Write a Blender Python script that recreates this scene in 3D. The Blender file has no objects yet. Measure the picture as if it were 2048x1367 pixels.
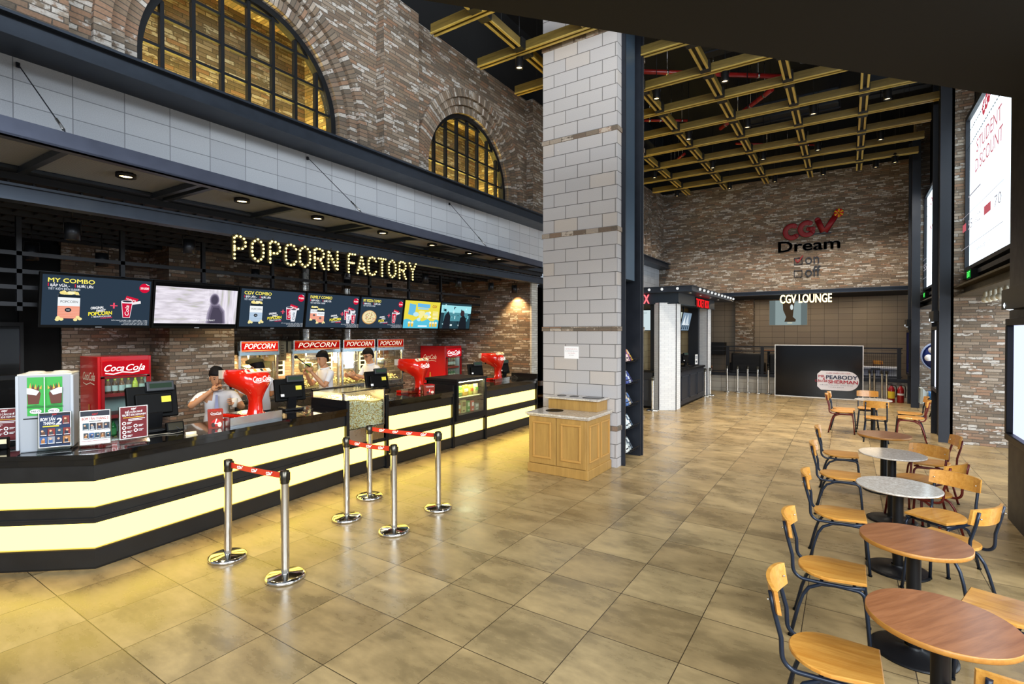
import bpy, bmesh, math, random
from mathutils import Vector, Matrix, Euler
random.seed(7)
SC = bpy.context.scene
COL = SC.collection
PI = math.pi
R = math.radians

# ------------------------------------------------------------------ mesh helpers
class MB:
    """collects boxes, tubes, lathes and prisms into one mesh"""
    def __init__(s):
        s.v = []; s.f = []; s.m = []; s.sm = []; s.uv = {}
        s.mi = 0
    def _add(s, vs, fs, smooth=False):
        o = len(s.v); s.v += [tuple(v) for v in vs]
        for f in fs:
            s.f.append([i + o for i in f]); s.m.append(s.mi); s.sm.append(smooth)
        return s
    def box(s, x0, x1, y0, y1, z0, z1, M=None, c=0.0):
        if x0 > x1: x0, x1 = x1, x0
        if y0 > y1: y0, y1 = y1, y0
        if z0 > z1: z0, z1 = z1, z0
        if c > 0:
            c = min(c, .45*(x1-x0), .45*(y1-y0), .45*(z1-z0))
            bm = bmesh.new(); bmesh.ops.create_cube(bm, size=1)
            for v in bm.verts:
                v.co = Vector((x0+(v.co.x+.5)*(x1-x0), y0+(v.co.y+.5)*(y1-y0), z0+(v.co.z+.5)*(z1-z0)))
            bmesh.ops.bevel(bm, geom=list(bm.edges), offset=c, segments=2, affect='EDGES', profile=.5)
            bm.verts.index_update()
            vs = [v.co.copy() for v in bm.verts]; fs = [[v.index for v in f.verts] for f in bm.faces]; bm.free()
        else:
            vs = [Vector(p) for p in ((x0,y0,z0),(x1,y0,z0),(x1,y1,z0),(x0,y1,z0),(x0,y0,z1),(x1,y0,z1),(x1,y1,z1),(x0,y1,z1))]
            fs = [(0,3,2,1),(4,5,6,7),(0,1,5,4),(1,2,6,5),(2,3,7,6),(3,0,4,7)]
        if M is not None: vs = [M @ v for v in vs]
        return s._add(vs, fs)
    def bar(s, p, q, w, h=None, up=(0,0,1)):
        """rectangular bar from p to q, width w (sideways), height h (along up)"""
        h = w if h is None else h
        p = Vector(p); q = Vector(q); d = (q-p).normalized(); u = Vector(up)
        if abs(d.dot(u)) > .99: u = Vector((1,0,0))
        sd = d.cross(u).normalized(); u = sd.cross(d)
        vs = [e + sd*a*w/2 + u*b*h/2 for e in (p, q) for a, b in ((-1,-1),(1,-1),(1,1),(-1,1))]
        return s._add(vs, [(0,1,2,3),(7,6,5,4),(0,4,5,1),(1,5,6,2),(2,6,7,3),(3,7,4,0)])
    def tube(s, pts, r, n=8, cap=True, closed=False):
        pts = [Vector(p) for p in pts]; rs = r if isinstance(r, (list, tuple)) else [r]*len(pts)
        N = len(pts); vs = []; fs = []
        t0 = (pts[1]-pts[0]).normalized(); a = Vector((0,0,1)) if abs(t0.z) < .9 else Vector((1,0,0))
        u = (a - t0*a.dot(t0)).normalized()
        for i in range(N):
            if closed: t = (pts[(i+1) % N]-pts[i-1]).normalized()
            elif i == 0: t = (pts[1]-pts[0]).normalized()
            elif i == N-1: t = (pts[-1]-pts[-2]).normalized()
            else: t = (pts[i+1]-pts[i-1]).normalized()
            u = (u - t*u.dot(t)).normalized(); w = t.cross(u)
            for k in range(n):
                an = 2*PI*k/n; vs.append(pts[i] + (u*math.cos(an)+w*math.sin(an))*rs[i])
        M_ = N if closed else N-1
        for i in range(M_):
            for k in range(n):
                k2 = (k+1) % n; j = (i+1) % N
                fs.append((i*n+k, i*n+k2, j*n+k2, j*n+k))
        s._add(vs, fs, True)
        if cap and not closed:
            o = len(s.v) - len(vs)
            for base, rev in ((0, True), ((N-1)*n, False)):
                f = [o+base+k for k in range(n)]
                s.f.append(f[::-1] if rev else f); s.m.append(s.mi); s.sm.append(False)
        return s
    def lathe(s, prof, c=(0,0,0), n=24, axis='z', smooth=True, ang=2*PI):
        """profile of (r, h) around an axis through c"""
        vs = []; fs = []; P = len(prof); full = abs(ang-2*PI) < 1e-6; m = n if full else n+1
        for k in range(m):
            an = ang*k/n
            for r, h in prof:
                x, y, z = r*math.cos(an), r*math.sin(an), h
                if axis == 'x': x, y, z = z, x, y
                elif axis == 'y': x, y, z = x, -z if False else h, r*math.sin(an)
                vs.append(Vector((x, y, z)) + Vector(c))
        for k in range(n):
            k2 = (k+1) % m
            for i in range(P-1):
                fs.append((k*P+i, k2*P+i, k2*P+i+1, k*P+i+1))
        return s._add(vs, fs, smooth)
    def cyl(s, c, r, h, n=20, axis='z', smooth=True):
        s.lathe([(0,0),(r,0)], c, n, axis, False); s.lathe([(r,0),(r,h)], c, n, axis, smooth)
        return s.lathe([(r,h),(0,h)], c, n, axis, False)
    def ball(s, c, r, n=12, sx=1, sy=1, sz=1):
        vs = []; fs = []; m = max(4, n//2+1)
        for i in range(m+1):
            th = PI*i/m
            for k in range(n):
                an = 2*PI*k/n
                vs.append(Vector(c)+Vector((sx*r*math.sin(th)*math.cos(an), sy*r*math.sin(th)*math.sin(an), sz*r*math.cos(th))))
        for i in range(m):
            for k in range(n):
                fs.append((i*n+k, (i+1)*n+k, (i+1)*n+(k+1) % n, i*n+(k+1) % n))
        return s._add(vs, fs, True)
    def prism(s, poly, a0, a1, axis='z', M=None):
        """polygon (2D) extruded from a0 to a1 along an axis; x: poly=(y,z); y: poly=(x,z); z: poly=(x,y)"""
        n = len(poly)
        def mk(p, a):
            return Vector((a,p[0],p[1])) if axis == 'x' else Vector((p[0],a,p[1])) if axis == 'y' else Vector((p[0],p[1],a))
        vs = [mk(p, a0) for p in poly] + [mk(p, a1) for p in poly]
        if M is not None: vs = [M @ v for v in vs]
        fs = [list(range(n))[::-1], list(range(n, 2*n))] + [(i, (i+1) % n, n+(i+1) % n, n+i) for i in range(n)]
        return s._add(vs, fs)
    def quad(s, a, b, c, d): return s._add([a,b,c,d], [(0,1,2,3)])
    def mesh(s, name, mats, bevel=0, uvs=None):
        me = bpy.data.meshes.new(name); me.from_pydata(s.v, [], s.f)
        if not isinstance(mats, (list, tuple)): mats = [mats]
        for m in mats: me.materials.append(m)
        me.polygons.foreach_set('material_index', s.m); me.polygons.foreach_set('use_smooth', s.sm)
        me.update()
        bm = bmesh.new(); bm.from_mesh(me); bmesh.ops.remove_doubles(bm, verts=bm.verts, dist=1e-5)
        bmesh.ops.recalc_face_normals(bm, faces=bm.faces); bm.to_mesh(me); bm.free()
        return me
    def build(s, name, mats, parent=None, bevel=0, fix=True):
        me = s.mesh(name, mats); o = bpy.data.objects.new(name, me); COL.objects.link(o)
        if parent is not None: o.parent = parent
        if bevel:
            b = o.modifiers.new('b', 'BEVEL'); b.width = bevel; b.segments = 2; b.limit_method = 'ANGLE'; b.angle_limit = R(40)
        return o

def tag(o, label=None, cat=None, group=None, kind=None):
    if label: o['label'] = label
    if cat: o['category'] = cat
    if group: o['group'] = group
    if kind: o['kind'] = kind
    return o
def thing(name, label, cat, loc=(0,0,0), rz=0, group=None):
    o = bpy.data.objects.new(name, None); COL.objects.link(o); o.location = loc; o.rotation_euler = (0,0,rz)
    o.empty_display_size = .1
    return tag(o, label, cat, group)
def struct(name, mb, m): return tag(mb.build(name, m), kind='structure')
def dup(root, loc=None, rz=None, label=None, group=None):
    r = root.copy(); COL.objects.link(r)
    if loc is not None: r.location = loc
    if rz is not None: r.rotation_euler = (0,0,rz)
    if label: r['label'] = label
    if group: r['group'] = group
    for ch in list(root.children):
        c = ch.copy(); COL.objects.link(c); c.parent = r
        for g in list(ch.children):
            d = g.copy(); COL.objects.link(d); d.parent = c
    return r
def arc(c, r, a0, a1, n, plane='xz'):
    out = []
    for i in range(n+1):
        a = a0 + (a1-a0)*i/n; u, w = r*math.cos(a), r*math.sin(a)
        out.append((c[0]+u, c[1], c[2]+w) if plane == 'xz' else (c[0], c[1]+u, c[2]+w) if plane == 'yz' else (c[0]+u, c[1]+w, c[2]))
    return out

# ------------------------------------------------------------------ node helpers
class NT:
    def __init__(s, name):
        s.m = bpy.data.materials.new(name); s.m.use_nodes = True; s.t = s.m.node_tree; s.n = s.t.nodes; s.l = s.t.links
        s.b = s.n['Principled BSDF']
    def node(s, typ, **kw):
        n = s.n.new(typ)
        for k, v in kw.items(): setattr(n, k, v)
        return n
    def set(s, sock, val):
        if hasattr(val, 'is_linked') or isinstance(val, bpy.types.NodeSocket): s.l.new(val, sock)
        else: sock.default_value = val
    def math(s, op, a, b=0.0, c=None):
        n = s.node('ShaderNodeMath', operation=op); s.set(n.inputs[0], a)
        if len(n.inputs) > 1: s.set(n.inputs[1], b)
        if c is not None: s.set(n.inputs[2], c)
        return n.outputs[0]
    def mix(s, f, a, b):
        n = s.node('ShaderNodeMix', data_type='RGBA'); s.set(n.inputs[0], f); s.set(n.inputs[6], a); s.set(n.inputs[7], b)
        return n.outputs[2]
    def ramp(s, f, stops, interp='LINEAR'):
        n = s.node('ShaderNodeValToRGB'); cr = n.color_ramp; cr.interpolation = interp
        while len(cr.elements) > 1: cr.elements.remove(cr.elements[-1])
        cr.elements[0].position = stops[0][0]; cr.elements[0].color = rgba(stops[0][1])
        for p, c in stops[1:]:
            e = cr.elements.new(p); e.color = rgba(c)
        s.set(n.inputs[0], f); return n.outputs[0]
    def noise(s, vec, scale, detail=3, rough=.55, dist=0, out=0):
        n = s.node('ShaderNodeTexNoise'); s.l.new(vec, n.inputs['Vector']); n.inputs['Scale'].default_value = scale
        n.inputs['Detail'].default_value = detail; n.inputs['Roughness'].default_value = rough; n.inputs['Distortion'].default_value = dist
        return n.outputs[out]
    def mapping(s, vec, scale=(1,1,1), loc=(0,0,0), rot=(0,0,0)):
        n = s.node('ShaderNodeMapping'); s.l.new(vec, n.inputs[0]); n.inputs[1].default_value = loc; n.inputs[2].default_value = rot; n.inputs[3].default_value = scale
        return n.outputs[0]
    def comb(s, x, y, z=0.0):
        n = s.node('ShaderNodeCombineXYZ')
        for i, v in enumerate((x, y, z)): s.set(n.inputs[i], v)
        return n.outputs[0]
    def white(s, vec):
        n = s.node('ShaderNodeTexWhiteNoise', noise_dimensions='3D'); s.l.new(vec, n.inputs[0]); return n.outputs[0]
    def bump(s, h, strength=.5, dist=.01):
        n = s.node('ShaderNodeBump'); n.inputs['Strength'].default_value = strength; n.inputs['Distance'].default_value = dist
        s.l.new(h, n.inputs['Height']); s.l.new(n.outputs[0], s.b.inputs['Normal'])
    def smooth(s, x, a, b):
        n = s.node('ShaderNodeMapRange', interpolation_type='SMOOTHSTEP'); s.set(n.inputs[0], x)
        n.inputs[1].default_value = a; n.inputs[2].default_value = b
        return n.outputs[0]
    def P(s, **kw):
        for k, v in kw.items(): s.set(s.b.inputs[k], v)
        return s
def lin(c): return c/12.92 if c <= .04045 else ((c+.055)/1.055)**2.4
def rgba(c):
    if isinstance(c, str):
        c = c.lstrip('#'); return tuple(lin(int(c[i:i+2], 16)/255) for i in (0,2,4)) + (1,)
    return tuple(c)+(1,) if len(c) == 3 else tuple(c)
_mc = {}
def mat(col, rough=.5, metal=0, spec=.5, noise=0, coat=0, name=None, trans=0, ior=1.45, alpha=1):
    key = (col, rough, metal, spec, noise, coat, trans, alpha)
    if key in _mc: return _mc[key]
    t = NT(name or 'm'); c = rgba(col)
    t.P(**{'Base Color': c, 'Roughness': rough, 'Metallic': metal, 'Specular IOR Level': spec, 'Coat Weight': coat, 'Transmission Weight': trans, 'IOR': ior, 'Alpha': alpha})
    if noise:
        tc = t.node('ShaderNodeTexCoord'); n = t.noise(tc.outputs['Object'], 7, 4)
        f = t.math('MULTIPLY_ADD', n, 2*noise, 1-noise)
        v = t.node('ShaderNodeVectorMath', operation='SCALE'); v.inputs[0].default_value = c[:3]; t.l.new(f, v.inputs['Scale']); t.l.new(v.outputs[0], t.b.inputs['Base Color'])
        t.set(t.b.inputs['Roughness'], t.math('MULTIPLY_ADD', n, .2, max(0, rough-.1)))
    _mc[key] = t.m; return t.m
_ec = {}
def emit(col, st=1.0):
    key = (col, st)
    if key in _ec: return _ec[key]
    m = bpy.data.materials.new('lit'); m.use_nodes = True; n = m.node_tree.nodes; n.clear()
    e = n.new('ShaderNodeEmission'); o = n.new('ShaderNodeOutputMaterial'); e.inputs[0].default_value = rgba(col); e.inputs[1].default_value = st
    m.node_tree.links.new(e.outputs[0], o.inputs[0]); _ec[key] = m; return m

def thin_glass(name, tint='#f4faf8', refl=.09, rough=.02):
    t = NT(name); t.n.remove(t.b); tr = t.node('ShaderNodeBsdfTransparent'); gl = t.node('ShaderNodeBsdfGlossy'); mx = t.node('ShaderNodeMixShader'); lw = t.node('ShaderNodeLayerWeight')
    tr.inputs[0].default_value = rgba(tint); gl.inputs['Roughness'].default_value = rough; lw.inputs[0].default_value = .35
    f = t.node('ShaderNodeMath', operation='MULTIPLY_ADD'); t.l.new(lw.outputs['Facing'], f.inputs[0]); f.inputs[1].default_value = .35; f.inputs[2].default_value = refl; f.use_clamp = True
    t.l.new(f.outputs[0], mx.inputs[0]); t.l.new(tr.outputs[0], mx.inputs[1]); t.l.new(gl.outputs[0], mx.inputs[2]); t.l.new(mx.outputs[0], t.n['Material Output'].inputs[0])
    return t.m
def grid_mat(name, bw, bh, mort, ramp_, mortcol, parity=0.5, u0=0.0, v0=0.0, vper=None, mode='pos', wash=0, washcol=(.4,.38,.35), rough=.85, speck=0, bumps=.5, irregular=0.0, jit=0.0, floor=False, cloud=0, spec=.4):
    """bricks, blocks or tiles laid in the plane of the surface they cover"""
    t = NT(name); geo = t.node('ShaderNodeNewGeometry')
    sp = t.node('ShaderNodeSeparateXYZ')
    if mode == 'pos':
        pos = geo.outputs['Position']; t.l.new(pos, sp.inputs[0]); sn = t.node('ShaderNodeSeparateXYZ'); t.l.new(geo.outputs['True Normal'], sn.inputs[0])
        if floor: u, v = sp.outputs[0], sp.outputs[1]
        else:
            isx = t.math('GREATER_THAN', t.math('ABSOLUTE', sn.outputs[0]), .6)
            isz = t.math('GREATER_THAN', t.math('ABSOLUTE', sn.outputs[2]), .8)
            u = t.math('ADD', t.math('MULTIPLY', sp.outputs[1], isx), t.math('MULTIPLY', sp.outputs[0], t.math('SUBTRACT', 1.0, isx)))
            v = t.math('ADD', sp.outputs[2], t.math('MULTIPLY', sp.outputs[1], isz))
    else:
        uvn = t.node('ShaderNodeUVMap'); pos = uvn.outputs[0]; t.l.new(pos, sp.inputs[0]); u, v = sp.outputs[0], sp.outputs[1]
    u = t.math('SUBTRACT', u, u0); v = t.math('SUBTRACT', v, v0)
    if irregular:
        nz = t.noise(pos, 30, 2); v = t.math('ADD', v, t.math('MULTIPLY', t.math('SUBTRACT', nz, .5), irregular))
        nz2 = t.noise(pos, 23, 2); u = t.math('ADD', u, t.math('MULTIPLY', t.math('SUBTRACT', nz2, .5), irregular*1.6))
    if vper:
        vb = t.math('FLOOR', t.math('DIVIDE', v, vper)); v = t.math('SUBTRACT', v, t.math('MULTIPLY', vb, vper))
    row = t.math('FLOOR', t.math('DIVIDE', v, bh)); v = t.math('SUBTRACT', v, t.math('MULTIPLY', row, bh))
    off = t.math('MULTIPLY', t.math('FLOORED_MODULO', row, 2.0), parity)
    if jit: off = t.math('ADD', off, t.math('MULTIPLY', t.white(t.comb(row, 3.3, 0)), jit))
    fu = t.math('ADD', t.math('DIVIDE', u, bw), off); colm = t.math('FLOOR', fu); fx = t.math('MULTIPLY', t.math('SUBTRACT', fu, colm), bw)
    idv = t.comb(colm, row, vb if vper else 0.5); rnd = t.white(idv); idv2 = t.comb(row, colm, 7.7); rnd2 = t.white(idv2)
    d = t.math('MINIMUM', t.math('MINIMUM', fx, t.math('SUBTRACT', bw, fx)), t.math('MINIMUM', v, t.math('SUBTRACT', bh, v)))
    mask = t.smooth(d, mort*.35, mort*.65)
    col = t.ramp(rnd, ramp_, 'LINEAR' if len(ramp_) < 4 else 'CONSTANT')
    fine = t.noise(pos, 60, 4, .6)
    if cloud:
        cv = t.node('ShaderNodeVectorMath', operation='ADD'); t.l.new(pos, cv.inputs[0])
        sc = t.node('ShaderNodeVectorMath', operation='SCALE'); rc = t.node('ShaderNodeTexWhiteNoise', noise_dimensions='3D'); t.l.new(idv, rc.inputs[0]); t.l.new(rc.outputs[1], sc.inputs[0]); sc.inputs['Scale'].default_value = 40
        t.l.new(sc.outputs[0], cv.inputs[1])
        n1 = t.noise(t.mapping(cv.outputs[0], (1.0,1.9,1)), 1.7, 4, .52, .35)
        n2 = t.noise(t.mapping(cv.outputs[0], (1.2,6,1), rot=(0,0,.3)), 3, 6, .62)
        k = t.math('ADD', t.math('MULTIPLY', n1, .85), t.math('MULTIPLY', n2, .25))
        n3 = t.noise(t.mapping(cv.outputs[0], (1,1.6,1), rot=(0,0,.5)), 6, 8, .68); k = t.math('ADD', k, t.math('MULTIPLY', t.math('SUBTRACT', n3, .5), .45)); k = t.smooth(k, .22, .90); kk = t.math('MULTIPLY_ADD', k, 2*cloud, 1-cloud)
        v3 = t.node('ShaderNodeVectorMath', operation='SCALE'); t.l.new(col, v3.inputs[0]); t.l.new(kk, v3.inputs['Scale']); col = v3.outputs[0]
    if speck:
        kk = t.math('MULTIPLY_ADD', t.noise(pos, 130, 2, .7), 2*speck, 1-speck)
        v3 = t.node('ShaderNodeVectorMath', operation='SCALE'); t.l.new(col, v3.inputs[0]); t.l.new(kk, v3.inputs['Scale']); col = v3.outputs[0]
    if wash:
        w1 = t.noise(t.mapping(pos, (1,1,2.2)) if mode == 'pos' else pos, 11, 4, .65)
        wv = t.math('ADD', w1, t.math('MULTIPLY', t.math('SUBTRACT', rnd2, .5), .5))
        wm = t.math('MULTIPLY', t.smooth(wv, .62, .74), wash)
        col = t.mix(wm, col, rgba(washcol))
        dk = t.math('MULTIPLY_ADD', fine, .8, .6)
        v3 = t.node('ShaderNodeVectorMath', operation='SCALE'); t.l.new(col, v3.inputs[0]); t.l.new(dk, v3.inputs['Scale']); col = v3.outputs[0]
    col = t.mix(mask, rgba(mortcol), col)
    t.P(**{'Base Color': col, 'Roughness': rough, 'Specular IOR Level': spec})
    if isinstance(rough, float) and cloud: t.set(t.b.inputs['Roughness'], t.math('MULTIPLY_ADD', k, .16, rough-.08))
    if bumps:
        h = t.math('ADD', t.math('MULTIPLY', mask, 1.0), t.math('MULTIPLY', fine, .5 if not floor else 0.0)); t.bump(h, bumps, .006 if not floor else .002)
    return t.m
def wood_mat(name, c1, c2, rough=.4, scale=1.0, axis='x', coat=0.0):
    t = NT(name); tc = t.node('ShaderNodeTexCoord'); o = tc.outputs['Object']
    s = {'x': (1.2,14,14), 'y': (14,1.2,14), 'z': (14,14,1.2)}[axis]
    n = t.noise(t.mapping(o, tuple(a*scale for a in s)), 2.2, 5, .6, .6); n2 = t.noise(t.mapping(o, tuple(a*scale*4 for a in s)), 3, 3, .6)
    f = t.math('ADD', t.math('MULTIPLY', n, .8), t.math('MULTIPLY', n2, .3)); f = t.smooth(f, .3, .8)
    t.P(**{'Base Color': t.mix(f, rgba(c1), rgba(c2)), 'Roughness': rough, 'Coat Weight': coat, 'Coat Roughness': .15}); t.bump(n2, .08, .002)
    return t.m
def marble_mat(name):
    t = NT(name); tc = t.node('ShaderNodeTexCoord'); o = tc.outputs['Object']
    a = t.noise(o, 22, 5, .7, 1.5); b = t.noise(o, 60, 3, .6)
    f = t.math('ADD', t.math('MULTIPLY', a, .7), t.math('MULTIPLY', b, .3))
    t.P(**{'Base Color': t.ramp(f, [(.3,'#8f8579'),(.5,'#b8aea2'),(.7,'#dcd5ca')]), 'Roughness': .12, 'Specular IOR Level': .6}); return t.m

# ------------------------------------------------------------------ lettering and flat artwork
_tc = {}
def text_polys(s, bold=0.0, shear=0.0, spacing=1.0):
    key = (s, bold, shear, spacing)
    if key in _tc: return _tc[key]
    cu = bpy.data.curves.new('t', 'FONT'); cu.body = s; cu.size = 1; cu.fill_mode = 'FRONT'; cu.offset = bold; cu.shear = shear; cu.space_character = spacing
    cu.resolution_u = 3
    ob = bpy.data.objects.new('t', cu); COL.objects.link(ob)
    dg = bpy.context.evaluated_depsgraph_get(); me = bpy.data.meshes.new_from_object(ob.evaluated_get(dg), depsgraph=dg)
    vs = [(v.co.x, v.co.y) for v in me.vertices]; fs = [list(p.vertices) for p in me.polygons]
    bpy.data.objects.remove(ob); bpy.data.curves.remove(cu); bpy.data.meshes.remove(me)
    _tc[key] = (vs, fs); return vs, fs
class Art:
    """flat artwork laid on a real surface: O is its lower left corner, r and u its axes"""
    def __init__(s, O, r, u, lift=.0008):
        s.O = Vector(O); s.r = Vector(r).normalized(); s.u = Vector(u).normalized(); s.n = s.r.cross(s.u); s.L = 1; s.lift = lift
        s.V = []; s.F = []; s.MI = []; s.mats = []
    def _m(s, m):
        if m not in s.mats: s.mats.append(m)
        return s.mats.index(m)
    def faces(s, vs, fs, m, z=None):
        o = len(s.V); z = s.L*s.lift if z is None else z; s.L += 1
        for x, y in vs: s.V.append(s.O + s.r*x + s.u*y + s.n*z)
        k = s._m(m)
        for f in fs: s.F.append([i+o for i in f]); s.MI.append(k)
        return s
    def poly(s, pts, m): return s.faces(pts, [list(range(len(pts)))], m)
    def rect(s, x, y, w, h, m): return s.poly([(x,y),(x+w,y),(x+w,y+h),(x,y+h)], m)
    def ell(s, x, y, a, b, m, n=20): return s.poly([(x+a*math.cos(2*PI*i/n), y+b*math.sin(2*PI*i/n)) for i in range(n)], m)
    def ring(s, x, y, a, b, w, m, n=24):
        vs = []; fs = []
        for i in range(n):
            c, d = math.cos(2*PI*i/n), math.sin(2*PI*i/n); vs += [(x+a*c, y+b*d), (x+(a-w)*c, y+(b-w)*d)]
        for i in range(n): j = (i+1) % n; fs.append([2*i, 2*j, 2*j+1, 2*i+1])
        return s.faces(vs, fs, m)
    def text(s, st, x, y, h, m, w=None, align='l', bold=0.0, shear=0.0, rot=0.0):
        """cap height h; w fits the width"""
        vs, fs = text_polys(st, 0.0, shear)
        if not vs: return s
        x0 = min(v[0] for v in vs); x1 = max(v[0] for v in vs); k = h/.70
        kx = w/(x1-x0) if w else k; W = (x1-x0)*kx
        ox = x if align == 'l' else x-W/2 if align == 'c' else x-W
        c, d = math.cos(rot), math.sin(rot); out = []
        for a, b in vs:
            px, py = (a-x0)*kx + ox - x, b*k; out.append((x+px*c-py*d, y+px*d+py*c))
        if bold > .005:
            q = min(bold, .05)*.55*h/.7; 
            for sx, sy in ((-1,-.6),(1,-.6),(-1,.6),(1,.6)): s.faces([(a+sx*q, b+sy*q) for a, b in out], fs, m, s.L*s.lift); s.L -= .75
        return s.faces(out, fs, m)
    def stroke(s, pts, w, m):
        vs = []; fs = []; n = len(pts)
        for i in range(n):
            a = pts[max(0,i-1)]; b = pts[min(n-1,i+1)]; dx, dy = b[0]-a[0], b[1]-a[1]; L = math.hypot(dx,dy) or 1
            vs += [(pts[i][0]-dy/L*w/2, pts[i][1]+dx/L*w/2), (pts[i][0]+dy/L*w/2, pts[i][1]-dx/L*w/2)]
        for i in range(n-1): fs.append([2*i, 2*i+1, 2*i+3, 2*i+2])
        return s.faces(vs, fs, m)
    def cgv(s, x, y, w, m, star=None):
        """the rounded red C G V mark, width w"""
        k = w/3.0; t = .34*k
        def A(cx, cy, r, a0, a1, n=12): return [(x+k*(cx+r*math.cos(R(a0+(a1-a0)*i/n))), y+k*(cy+r*math.sin(R(a0+(a1-a0)*i/n)))) for i in range(n+1)]
        s.stroke(A(.5,.5,.42,62,330), t, m); s.stroke(A(1.38,.62,.42,62,335)+[(x+k*1.78,y+k*.66),(x+k*1.42,y+k*.66)], t, m)
        s.stroke([(x+k*1.86,y+k*1.05),(x+k*2.12,y+k*.32),(x+k*2.28,y+k*.32),(x+k*2.85,y+k*1.35)], t, m)
        return s
    def build(s, name, parent=None):
        me = bpy.data.meshes.new(name); me.from_pydata([tuple(v) for v in s.V], [], s.F)
        for m in s.mats: me.materials.append(m)
        me.polygons.foreach_set('material_index', s.MI); me.update()
        o = bpy.data.objects.new(name, me); COL.objects.link(o)
        if parent is not None: o.parent = parent
        return o
def solid_text(name, st, O, r, u, h, depth, m, w=None, bold=0.0, shear=0.0, parent=None, align='l'):
    vs, fs = text_polys(st, 0.0, shear)
    x0 = min(v[0] for v in vs); x1 = max(v[0] for v in vs); k = h/.70; kx = w/(x1-x0) if w else k
    if bold > .005:
        q = bold*.8; n_ = len(vs); bv_, bf_ = vs, fs; vs = []; fs = []
        for j, (sx, sy) in enumerate(((-1,-.5),(1,-.5),(-1,.5),(1,.5),(0,0))): vs = vs + [(a+sx*q*k/kx, b+sy*q) for a, b in bv_]; fs = fs + [[i+j*n_ for i in f] for f in bf_]
    O = Vector(O); r = Vector(r).normalized(); u = Vector(u).normalized(); n = r.cross(u); W = (x1-x0)*kx
    sh = 0 if align == 'l' else -W/2 if align == 'c' else -W
    bm = bmesh.new(); bv = [bm.verts.new(O + r*((a-x0)*kx+sh) + u*(b*k)) for a, b in vs]
    for f in fs:
        try: bm.faces.new([bv[i] for i in f])
        except ValueError: pass
    ex = bmesh.ops.extrude_face_region(bm, geom=list(bm.faces)); bmesh.ops.translate(bm, vec=n*depth, verts=[e for e in ex['geom'] if isinstance(e, bmesh.types.BMVert)])
    bmesh.ops.recalc_face_normals(bm, faces=bm.faces)
    me = bpy.data.meshes.new(name); bm.to_mesh(me); bm.free(); me.materials.append(m)
    o = bpy.data.objects.new(name, me); COL.objects.link(o)
    if parent is not None: o.parent = parent
    return o

# ------------------------------------------------------------------ materials of the place
BR = [(0,'#6b5b4d'),(.13,'#776553'),(.26,'#7d6755'),(.38,'#6c5f51'),(.5,'#7a6b5b'),(.6,'#876a55'),(.7,'#62574b'),(.78,'#877868'),(.9,'#988a7b')]
M_BRICK = grid_mat('brick', .225, .0525, .009, BR, '#544c43', wash=.8, washcol=(.50,.47,.43), irregular=.010, jit=.5, bumps=.6)
M_ARCH = grid_mat('brick_arch', .056, .24, .009, BR, '#4a443d', wash=.7, washcol=(.50,.47,.43), parity=0, mode='uv', bumps=.6)
M_BLOCK = grid_mat('concrete_block_left', .3925, .195, .007, [(0,'#bcbec3'),(1,'#c8cace')], '#85878c', parity=0, u0=1.295, v0=3.925, speck=.22, bumps=.25)
M_PILLAR = grid_mat('concrete_block_pillar', .412, .2033, .010, [(0,'#aca7a5'),(.85,'#b1aba8'),(1,'#b5aaa0')], '#5f5b58', parity=.5, u0=-3.919, v0=.614, vper=1.491, speck=.22, bumps=.3)
M_FLOOR = grid_mat('floor_tile', .6, .6, .006, [(0,'#8f7853'),(.5,'#98815a'),(1,'#9c8660')], '#382d1e', parity=0, u0=-3.852, v0=1.3469, floor=True, cloud=.46, rough=.30, bumps=.12, spec=.5)
M_LTILE = grid_mat('lounge_tile', .42, .212, .008, [(0,'#8d7f6e'),(1,'#968875')], '#3c352c', parity=0, u0=-4.478, v0=2.453, speck=.06, rough=.4, bumps=.15)
M_WTILE = grid_mat('white_tile', .155, .052, .004, [(0,'#e6e8ea'),(1,'#eef0f1')], '#c2c5c9', rough=.25, bumps=.15)
M_FASC = mat('#4c5162', .42, .4, noise=.2, name='canopy_steel'); M_BEAM = mat('#383f4a', .42, .5, noise=.25, name='blued_steel')
M_STEEL = mat('#23262d', .45, .3, noise=.2, name='dark_steel')
M_BLACK = mat('#080808', .5, 0, .12, name='black')
M_BLK2 = mat('#101012', .4, 0, .3, name='black_satin')
M_CEIL = mat('#08090b', .9, name='black_paint')
M_CHROME = mat('#d8d5cf', .12, 1.0, name='chrome')
M_INOX = mat('#b4b2ae', .28, 1.0, noise=.1, name='brushed_steel')
M_LATT = wood_mat('lattice_wood', '#5f4e20', '#806a2f', .5, axis='x')
M_OAK = wood_mat('oak', '#94703a', '#ab8446', .42, .6, axis='z')
M_CHAIRW = wood_mat('chair_wood', '#b3762b', '#d29a48', .32, axis='x', coat=.3)
M_TABW = wood_mat('table_wood', '#7b4a2b', '#9a643f', .3, axis='y', coat=.3)
M_TABE = wood_mat('table_edge', '#9a6426', '#b57f38', .4, axis='x')
M_MARBLE = marble_mat('marble')
M_NAVY = mat('#1b2433', .35, .3, name='navy_tube')
M_MAROON = mat('#5e1a14', .35, .2, name='maroon_tube')
M_RED = mat('#c0161c', .25, coat=.4, name='red_enamel')
M_WHITE = mat('#e8e8e6', .5, name='white')
M_GLASS = thin_glass('glass', '#f2f8f6', .04)
M_ACRYL = thin_glass('acrylic', '#e2e8e6', .14, .08)
M_GREYPL = mat('#9a9ea4', .45, name='grey_plastic')

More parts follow.
